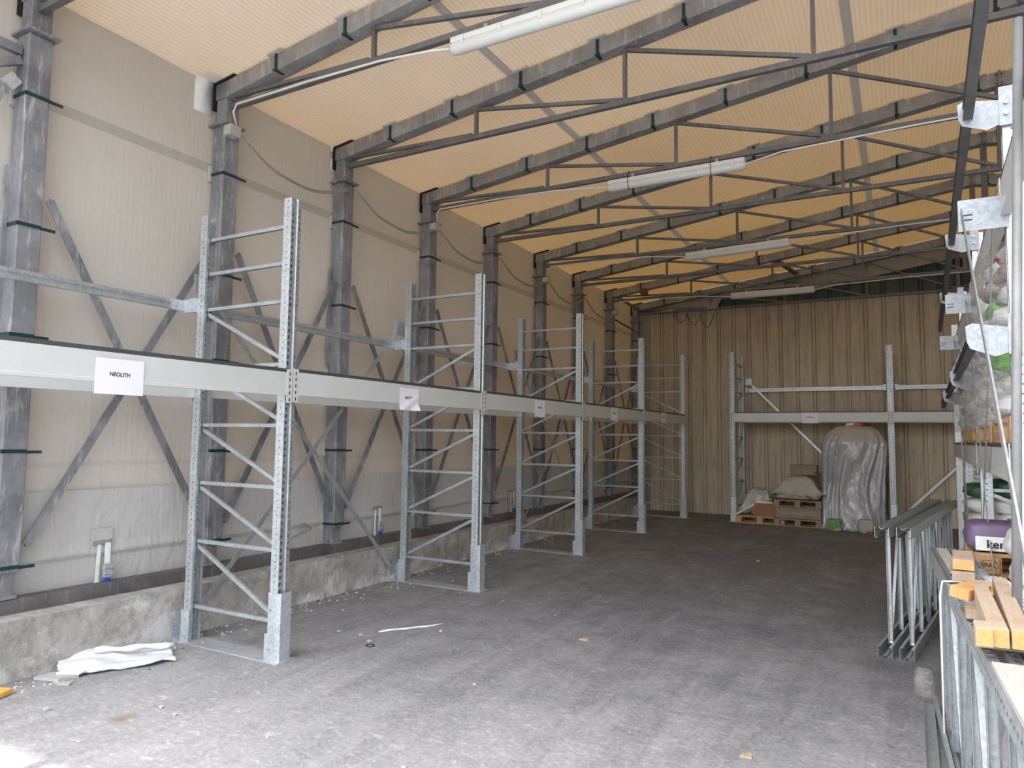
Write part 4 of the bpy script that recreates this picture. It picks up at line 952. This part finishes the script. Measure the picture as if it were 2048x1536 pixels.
# timbers on the pile
def timber(label, p, q, w, h, ends=True, mat=TIMB, name='timber_beam', grp=None):
    p, q = Vector(p), Vector(q); t = thing(name, label, 'timber', tuple(p), math.atan2(-(q-p).x, (q-p).y), grp); Ln = (q-p).length
    MB().box(-w/2, w/2, 0.004, Ln, 0, h).build('beam', mat, t, bevel=0.004)
    if ends: MB().box(-w/2+0.002, w/2-0.002, 0, 0.004, 0.002, h-0.002).build('cut_end', TEND, t)
    return t
zt = 1.012
timber('dusty square timber with orange end, left one of the long pair on the pile', (0.245, 2.625, zt+0.04), (0.262, 3.50, zt+0.04), 0.052, 0.058)
timber('short knotted orange ended block beside the left timber end', (0.207, 2.615, zt+0.04), (0.209, 2.73, zt+0.04), 0.046, 0.056, name='wood_block')
timber('dusty square timber with pale split end, right one of the long pair on the pile', (0.302, 2.63, zt+0.04), (0.345, 3.62, zt+0.04), 0.052, 0.058)
timber('third timber of the pile, cut by the right picture edge', (0.362, 2.64, zt+0.04), (0.372, 2.95, zt+0.04), 0.055, 0.056)
b = MB(); b.box(-0.10, 0.10, -0.03, 0.03, 0, 0.036); o = b.build('wood_spacer', WOODD, None); o.location = (0.29, 2.80, zt+0.001); tag(o, 'thin cross batten carrying the near ends of the long timbers', 'batten')
b = MB(); b.box(-0.10, 0.10, -0.03, 0.03, 0, 0.036); o = b.build('wood_spacer', WOODD, None); o.location = (0.295, 3.22, zt+0.001); tag(o, 'thin cross batten under the middle of the long timbers', 'batten')
t = timber('orange cut block jutting out left across the slotted rail', (0.180, 3.30, zt+0.05), (0.26, 3.46, zt+0.06), 0.075, 0.045, name='wood_block', mat=TEND); t.rotation_euler = (0, 0.12, -0.5)
timber('film wrapped block with orange end standing on the far half of the pile', (0.242, 4.00, zt+0.055), (0.262, 4.35, zt+0.055), 0.088, 0.050, name='wood_block')
timber('dark film wrapped slab under the orange ended block', (0.240, 3.98, zt+0.005), (0.260, 4.36, zt+0.005), 0.094, 0.046, mat=WOODD, ends=False, name='wood_block')
timber('light wood block on the pile just left of the leaning pole', (0.335, 3.72, zt+0.002), (0.34, 3.82, zt+0.002), 0.055, 0.042, name='wood_block')
b = MB(); b.box(-0.095, 0.14, -0.86, 0.72, 0, 0.018); o = b.build('flat_board', BOARD, None); o.location = (0.335, 1.86, zt-0.008); o.rotation_euler = (0, 0, 0.031); tag(o, 'dusty pale board lying flat on the pile in the bottom right corner', 'board')
b = MB(); b.box(-0.028, 0.028, -0.45, 0.45, 0, 0.012); o = b.build('flat_board', BOARD, None); o.location = (0.215, 4.72, zt-0.008); o.rotation_euler = (0, 0, 0.031); tag(o, 'narrow dusty board lying on the far end of the pile', 'board')
def wf(u, v):
    x = (u-.5)*0.07; y = (v-.5)*0.50; h_ = math.cos((u-.5)*math.pi)**0.6 if abs(u-.5) < .5 else 0
    return (0.318+x+0.012*noise.noise(Vector((v*6, 0, 1))), 3.98+y, zt+0.002+0.05*h_*(0.6+0.5*abs(noise.noise(Vector((u*5, v*9, 3))))))
sheet_over('wrapped_bundle', 'crinkled clear film bundle lying right of the film wrapped block', wf, WRAP, 'plastic film', 24, 40, thick=0)
# fan of thin white profiles
t = thing('profile_bundle', 'fan of thin white profiles lying behind the pile at the right picture edge', 'profiles', (0.40, 3.5, zt))
for k in range(14):
    m = MB(); m.bar((-0.07+0.006*k, 0.62, 0.012+0.004*(k%3)), (-0.035+0.0145*k, -0.42, 0.008+0.004*(k%3)), 0.009, 0.005); m.build('profile', WHITEP, t)
# leaning pole
m = MB(); m.tube([(0.352, 3.19, 1.003), (0.382, 3.19, 1.9), (0.435, 3.19, 3.3)], 0.0165, 12)
o = m.build('leaning_pole', mat_old('dull_pole', (0.20, 0.20, 0.20), (0.33, 0.34, 0.33), (0.36, 0.32, 0.30)), None, True); tag(o, 'thin grey steel pole standing on the pile at the right picture edge', 'pole')

# ------------------------------------------------------------------ stocked rack on the right
RY = [1.58, 4.38, 7.18, 9.98, 12.78]
def rx(y): return 0.512+0.026*(y-4.38)
RA = math.atan2(-0.026, 1.0)
rl_ = ['galvanised upright of the right rack standing beside the camera, mostly out of view', 'nearest visible galvanised upright of the right rack, white bracket at its top',
       'second visible galvanised upright of the right rack', 'third visible galvanised upright of the right rack', 'farthest galvanised upright of the right rack']
ru = None
for k in range(1, 5):
    y = RY[k]; loc = (rx(y)+0.4875, y+0.05, 0)
    if ru is None: ru = make_upright(rl_[k], 1, False, False, 'uprights of the right rack', loc=loc, rotz=RA)
    else: dup(ru, loc, RA, rl_[k])
dup(ru, (rx(RY[0])+0.4875, RY[0]+0.05, 0), RA, rl_[0])
bn = ['between the first and second visible uprights', 'between the second and third visible uprights', 'between the third and fourth visible uprights']
bays = [(RY[0]+RY[1])/2+0.05] + [(RY[k]+RY[k+1])/2+0.05 for k in (1, 2, 3)]
def bay_name(k): return ['nearest bay of the right rack', 'second bay of the right rack', 'third bay of the right rack', 'farthest bay of the right rack'][k]
for k in range(4):
    y = bays[k]
    for z, zl in ((1.47, 'low'), (2.86, 'high')):
        if k == 0 and z < 2: continue
        dup(bm, (rx(y)-0.004, y, z), math.pi+RA, 'white %s rear beam in the %s, toward the aisle' % (zl, bay_name(k)), 'white beams of the right rack')
        dup(bm, (rx(y)+1.06, y, z), RA, 'white %s front beam in the %s, away from the aisle' % (zl, bay_name(k)), 'white beams of the right rack')
# guard rails on bracket plates, toward the aisle
def guard(label, k, z, xo=-0.155, grp='guard rails of the right rack'):
    y = bays[k]; t = thing('guard_rail', label, 'rail', (rx(y)+xo, y, z), RA, grp)
    m = MB(); m.sheet([(-0.022, -0.032), (0.022, -0.032), (0.022, -0.01), (0.012, -0.004), (0.012, 0.004), (0.022, 0.01), (0.022, 0.032), (-0.022, 0.032)], -0.003, -1.38, 1.38, 'y'); m.build('rail', OLDM, t)
    return t
def bracket(label, k, z, grp='bracket plates of the right rack'):
    y = RY[k]+0.045; t = thing('bracket_plate', label, 'bracket', (rx(y), y, z), RA, grp)
    pr = [(-0.20, 0.065), (-0.17, 0.08), (0.0, 0.05), (0.0, -0.075), (-0.07, -0.10), (-0.18, -0.055), (-0.195, -0.02)]
    m = MB(); n_ = len(pr); m.add([(x, -0.052, zz) for x, zz in pr]+[(x, -0.048, zz) for x, zz in pr], [tuple(range(n_)), tuple(range(n_, 2*n_))[::-1]]+[(i, n_+i, n_+(i+1) % n_, (i+1) % n_) for i in range(n_)])
    m.box(-0.015, 0.05, -0.058, -0.053, -0.09, 0.12); m.build('plate', GPL, t)
    m = MB()
    for zz in (0.03, -0.03): m.tube([(0.015, -0.058, zz), (0.015, -0.072, zz)], 0.011, 6)
    m.build('bolt', GALV, t)
    return t
for k in (1, 2, 3): bracket(['white bracket plate at the top of the nearest right rack upright', 'white bracket plate at the top of the second right rack upright', 'white bracket plate at the top of the third right rack upright'][k-1], k, 3.43)
for k in (1, 2, 3): bracket(['white bracket plate halfway up the nearest right rack upright', 'white bracket plate halfway up the second right rack upright', 'white bracket plate halfway up the third right rack upright'][k-1], k, 2.22)
for k in range(4):
    guard('high dark guard rail along the aisle in the %s' % bay_name(k), k, 3.44)
    if k: guard('low dark guard rail along the aisle in the %s' % bay_name(k), k, 2.24)
def anchor(label, k, z=2.88):
    y = RY[k]; t = thing('anchor_plate', label, 'plate', (rx(y)-0.10, y, z), RA, 'square anchor plates of the right rack')
    m = MB(); m.box(-0.11, 0.11, -0.012, -0.008, -0.085, 0.085); m.box(-0.114, -0.110, -0.012, 0.04, -0.085, 0.085); m.build('plate', GPL, t)
    m = MB(); m.box(-0.10, -0.05, -0.014, -0.012, -0.002, 0.004); m.box(-0.10, -0.05, -0.014, -0.012, -0.028, -0.022); m.build('slot', BLACK, t)
anchor('bright square plate high on the nearest right rack upright, brace hanging from it', 1)
anchor('bright square plate high on the second right rack upright', 2)
anchor('bright square plate high on the third right rack upright', 3)
for k in range(3):
    ya, yb = RY[k], RY[k+1]; y = (ya+yb)/2
    t = thing('rear_brace', ['flat strip brace slanting down past the wrapped load in the nearest right rack bay', 'flat strip brace crossing the second right rack bay', 'flat strip brace crossing the third right rack bay'][k], 'brace', (rx(y)-(0.20 if k == 0 else 0.065), y, 0.1), RA, 'flat rear braces of the right rack')
    p, q = Vector((0, 1.38, 2.80)), Vector((0, -1.25, 1.05 if k == 0 else 0.05)); m = MB(); m.bar(p, q, 0.006, 0.04, (0, (q-p).z, -(q-p).y)); m.build('brace_strip', GALV, t)
    if k: p, q = Vector((0.01, -1.38, 2.80)), Vector((0.01, 1.25, 0.05)); m = MB(); m.bar(p, q, 0.006, 0.04, (0, (q-p).z, -(q-p).y)); m.build('brace_strip', GALV, t)

# goods
def load(pal_label, y, z, n_layers, seed, mats, where, hlay=0.125, xo=-0.06, w=0.62, d=1.0):
    x = rx(y)+xo+0.45
    pn = dup(pal_proto, (x, y, z), math.pi/2+RA, pal_label, 'pallets in the right rack')
    rg = random.Random(seed); zc = z+0.146
    for l in range(n_layers):
        for c in range(2):
            mt_ = mats[rg.randrange(len(mats))]; s_ = (0.62+0.06*rg.random(), 0.50, hlay*1.12)
            sack('%s bag, %s layer, %s side of %s' % (mt_.name.replace('_', ' ').replace(' bag', '').replace(' plastic', ''), ['bottom', 'second', 'third', 'fourth', 'fifth', 'sixth', 'seventh', 'eighth'][l], 'near' if c == 0 else 'far', where), (x-0.10+0.05*(rg.random()-.5), y-0.26+0.52*c, zc+l*hlay), s_, mt_, rg.randrange(4)+30, RA+0.1*(rg.random()-.5), 'bags stacked in the right rack')
    def wrap(u, v):
        th = 2*math.pi*u; ce, se = math.cos(th), math.sin(th)
        def sg(a, e): return math.copysign(abs(a)**e, a)
        H = n_layers*hlay+0.04; r = 1+0.07*noise.noise(Vector((ce*2+seed, se*2, v*5)))+0.03*math.sin(v*22+3*th)
        k = 1 if v < .93 else math.sqrt(max(0, 1-((v-.93)/.07)**2))*0.6+0.4
        return (x-0.10+0.41*r*k*sg(ce, .5), y+0.57*r*k*sg(se, .5), z+0.05+H*v+0.06)
    sheet_over('stretch_wrap', 'clear stretch wrap around %s' % where, wrap, WRAP, 'plastic film', 60, 40, True, 0)
pal_proto = make_pallet('light pallet with bare blocks on the low beams of the right rack, nearest load', (rx(5.1)+0.5, 5.1, 1.672), math.pi/2+RA, WOOD, 'pallets in the right rack')
MX = [BAGW, BAGW, BAGG, BAGR, BAGB, BAGLG, BAGW]
def load0():
    pass
load('pallet under the nearest wrapped load', 5.12, 1.672, 8, 3, MX, 'the nearest load of the right rack')
bpy.data.objects.remove([o for o in COL.objects if o.get('label', '') == 'pallet under the nearest wrapped load'][0]) if False else None
load('pallet under the second wrapped load of the right rack', 6.45, 1.672, 7, 5, [BAGR, BAGG, BAGW, BAGB], 'the second load of the right rack')
load('pallet under the third wrapped load of the right rack', 8.0, 1.672, 7, 8, [BAGW, BAGB, BAGG, BAGR], 'the third load of the right rack')
load('pallet under the fourth wrapped load of the right rack', 9.3, 1.672, 6, 12, [BAGW, BAGB, BAGDG], 'the fourth load of the right rack')
for o in [o for o in COL.objects if o.get('label', '').startswith('light pallet with bare')]:
    o.location = (rx(5.6)+0.55, 5.6, 0.30)
    o['label'] = 'pallet with stamped block under the purple box in the right rack'; ep = o; ep.location = (0.80+0.28, 5.85, 0.60)
ep.rotation_euler = (0, 0, 0.0)
ep['label'] = 'pallet with stamped block under the purple printed bag in the right rack'; ep.location = (0.985, 5.78, 0.835)
lowp = dup(pal_proto, (0.99, 5.80, 0.0), 0, 'pallet on the floor at the foot of the right rack stock', 'pallets in the right rack')
b = MB(); b.box(-0.57, 0.57, -0.38, 0.38, 0, 0.685); o = b.build('brown_carton', CARD, None, bevel=0.01); o.location = (0.99, 5.80, 0.147); tag(o, 'brown carton load between the two pallets low in the right rack', 'box')
# stamped corner block of the upper pallet
INKB = simple('burnt_stamp', (0.06, 0.035, 0.02), 0.9)
t = thing('pallet_block', 'light wooden block stamped with letters in an oval', 'wood block', (0.390, 5.352, 0.857))
MB().box(0, 0.125, 0, 0.022, 0, 0.10).build('block', WOOD, t, bevel=0.002)
mt = Matrix(((1, 0, 0, 0.066), (0, 0, -1, -0.002), (0, 1, 0, 0.050), (0, 0, 0, 1)))
text_mesh('EPAL', 0.040, INKB, 'stamp_lettering', t, mt, 0.0007, 0.9)
m = MB(); m.tube([(0.066+0.054*math.cos(a*math.pi/18), -0.001, 0.050+0.030*math.sin(a*math.pi/18)) for a in range(37)], 0.0014, 5, cap=False); m.build('stamp_oval', INKB, t)
# purple and white printed sack
t = thing('printed_sack', 'purple and white printed bag with large dark letters above the stamped block', 'bag', (0.60, 5.55, 0.982))
g = sack_mesh(0.50, 0.34, 0.185, 41, 0.02, (0.25, 0.25, 0.5)); g.build('bag', PURP, t, True)
lp_ = MB().box(-0.205, 0.22, -0.176, -0.150, 0.010, 0.100).build('label_panel', BAGW, t, bevel=0.006)
mt = Matrix(((1, 0, 0, -0.085), (0, 0, -1, -0.178), (0, 1, 0, 0.052), (0, 0, 0, 1)))
text_mesh('kera', 0.070, INK, 'lettering', lp_, mt, 0.0016, 1.0)
mt = Matrix(((1, 0, 0, -0.10), (0, 0, -1, -0.172), (0, 1, 0, 0.122), (0, 0, 0, 1)))
# stock beside
def S_(label, x, y, z, size, mat, seed, rz=0.0): return sack(label, (x, y, z), size, mat, seed, rz, 'loose bags in the low part of the right rack')
dup(pal_proto, (0.99, 4.95, 0.0), 0, 'floor pallet carrying the white bag heap at the right picture edge', 'pallets in the right rack')
for k, (zz_, lb) in enumerate([(0.146, 'bottom white bag of the heap at the right picture edge'), (0.315, 'second white bag from the bottom of the right edge heap'), (0.485, 'third white bag from the bottom of the right edge heap'), (0.655, 'fourth white bag from the bottom of the right edge heap'), (0.83, 'white bag with small dark star mark near the top of the right edge heap'), (1.00, 'bulging white bag just under the green patched one')]):
    S_(lb, 0.745+0.015*math.sin(k*2.3), 4.98, zz_, (0.44, 0.42, 0.185), BAGW, 42+k, 0.06*math.sin(k*3))
S_('small bag with bright green patch on top of the white heap', 0.675, 4.96, 1.175, (0.24, 0.26, 0.15), BAGG, 49)
# second pallet stack of printed sacks further in
dup(pal_proto, (1.30, 7.75, 0.0), 0, 'pallet on the floor under the printed bags of the right rack', 'pallets in the right rack')
stk = [(BAGW, 'white'), (BAGB, 'brown grey'), (BAGW, 'white second'), (BAGP, 'purple'), (BAGG, 'green flecked'), (BAGW, 'white with printing'), (BAGW, 'upper white'), (BAGDG, 'dark green')]
zz = 0.146
for k, (mt_, nm) in enumerate(stk):
    S_('%s bag, %s of the printed stack low in the right rack' % (nm, ['bottom', 'second', 'third', 'fourth', 'fifth', 'sixth', 'seventh', 'topmost'][k]), 1.02+0.02*math.sin(k), 7.55, zz, (0.74, 0.52, 0.165), mt_, 50+k, 0.05*math.sin(k*2)); 
    if nm in ('white with printing', 'green flecked', 'upper white'):
        o = COL.objects[-1] if False else None
    zz += 0.150
def letter(body, label, x, y, z, size, mat, par=None):
    mt = Matrix(((1, 0, 0, x), (0, 0, -1, y), (0, 1, 0, z), (0, 0, 0, 1))); return text_mesh(body, size, mat, label, par, mt, 0.002, 1.0)
par_g = [o for o in COL.objects if 'fifth of the printed' in str(o.get('label', ''))][0]
par_w = [o for o in COL.objects if 'seventh of the printed' in str(o.get('label', ''))][0]
par_6 = [o for o in COL.objects if 'sixth of the printed' in str(o.get('label', ''))][0]
letter('P', 'lettering', -0.20, -0.268, 0.085, 0.14, GREENI, par_6); letter('S5', 'lettering', -0.04, -0.268, 0.085, 0.13, REDI, par_6)
letter('sunwood', 'lettering', -0.08, -0.268, 0.08, 0.07, INK, par_w)
for k in range(7):
    mt_ = [BAGW, BAGB, BAGW, BAGG, BAGW, BAGG, BAGDG][k]
    S_('%s bag, %s of the stack deeper in the right rack' % (['pale', 'grey', 'whitish', 'flecked', 'pale', 'green patched', 'dark'][k], ['bottom', 'second', 'third', 'fourth', 'fifth', 'sixth', 'seventh', 'topmost'][k]), 0.98, 9.2, 0.146+0.155*k, (0.80, 0.60, 0.17), mt_, 60+k)
dup(pal_proto, (1.2, 9.2, 0.0), 0, 'pallet on the floor under the wrapped stack deeper in the right rack', 'pallets in the right rack')

sack('reddish brown rag caught on the truss before the last frame', (-4.72, 14.28, 4.72), (0.17, 0.06, 0.16), bagmat('rust_brown_rag', (0.16, 0.055, 0.025)), 77, name='rag', cat='rag')
m = MB()
for k in range(3): m.tube([(-4.62+0.30*k+0.32*t_/10, YW-0.03, 4.62-0.22*math.sin(math.pi*t_/10)*(1+0.2*k)-0.03*k) for t_ in range(11)], 0.006, 6)
o = m.build('loose_wire', BLACK, None, True); tag(o, 'looped dark wires hanging on the upper left of the beige cladding', 'wire')
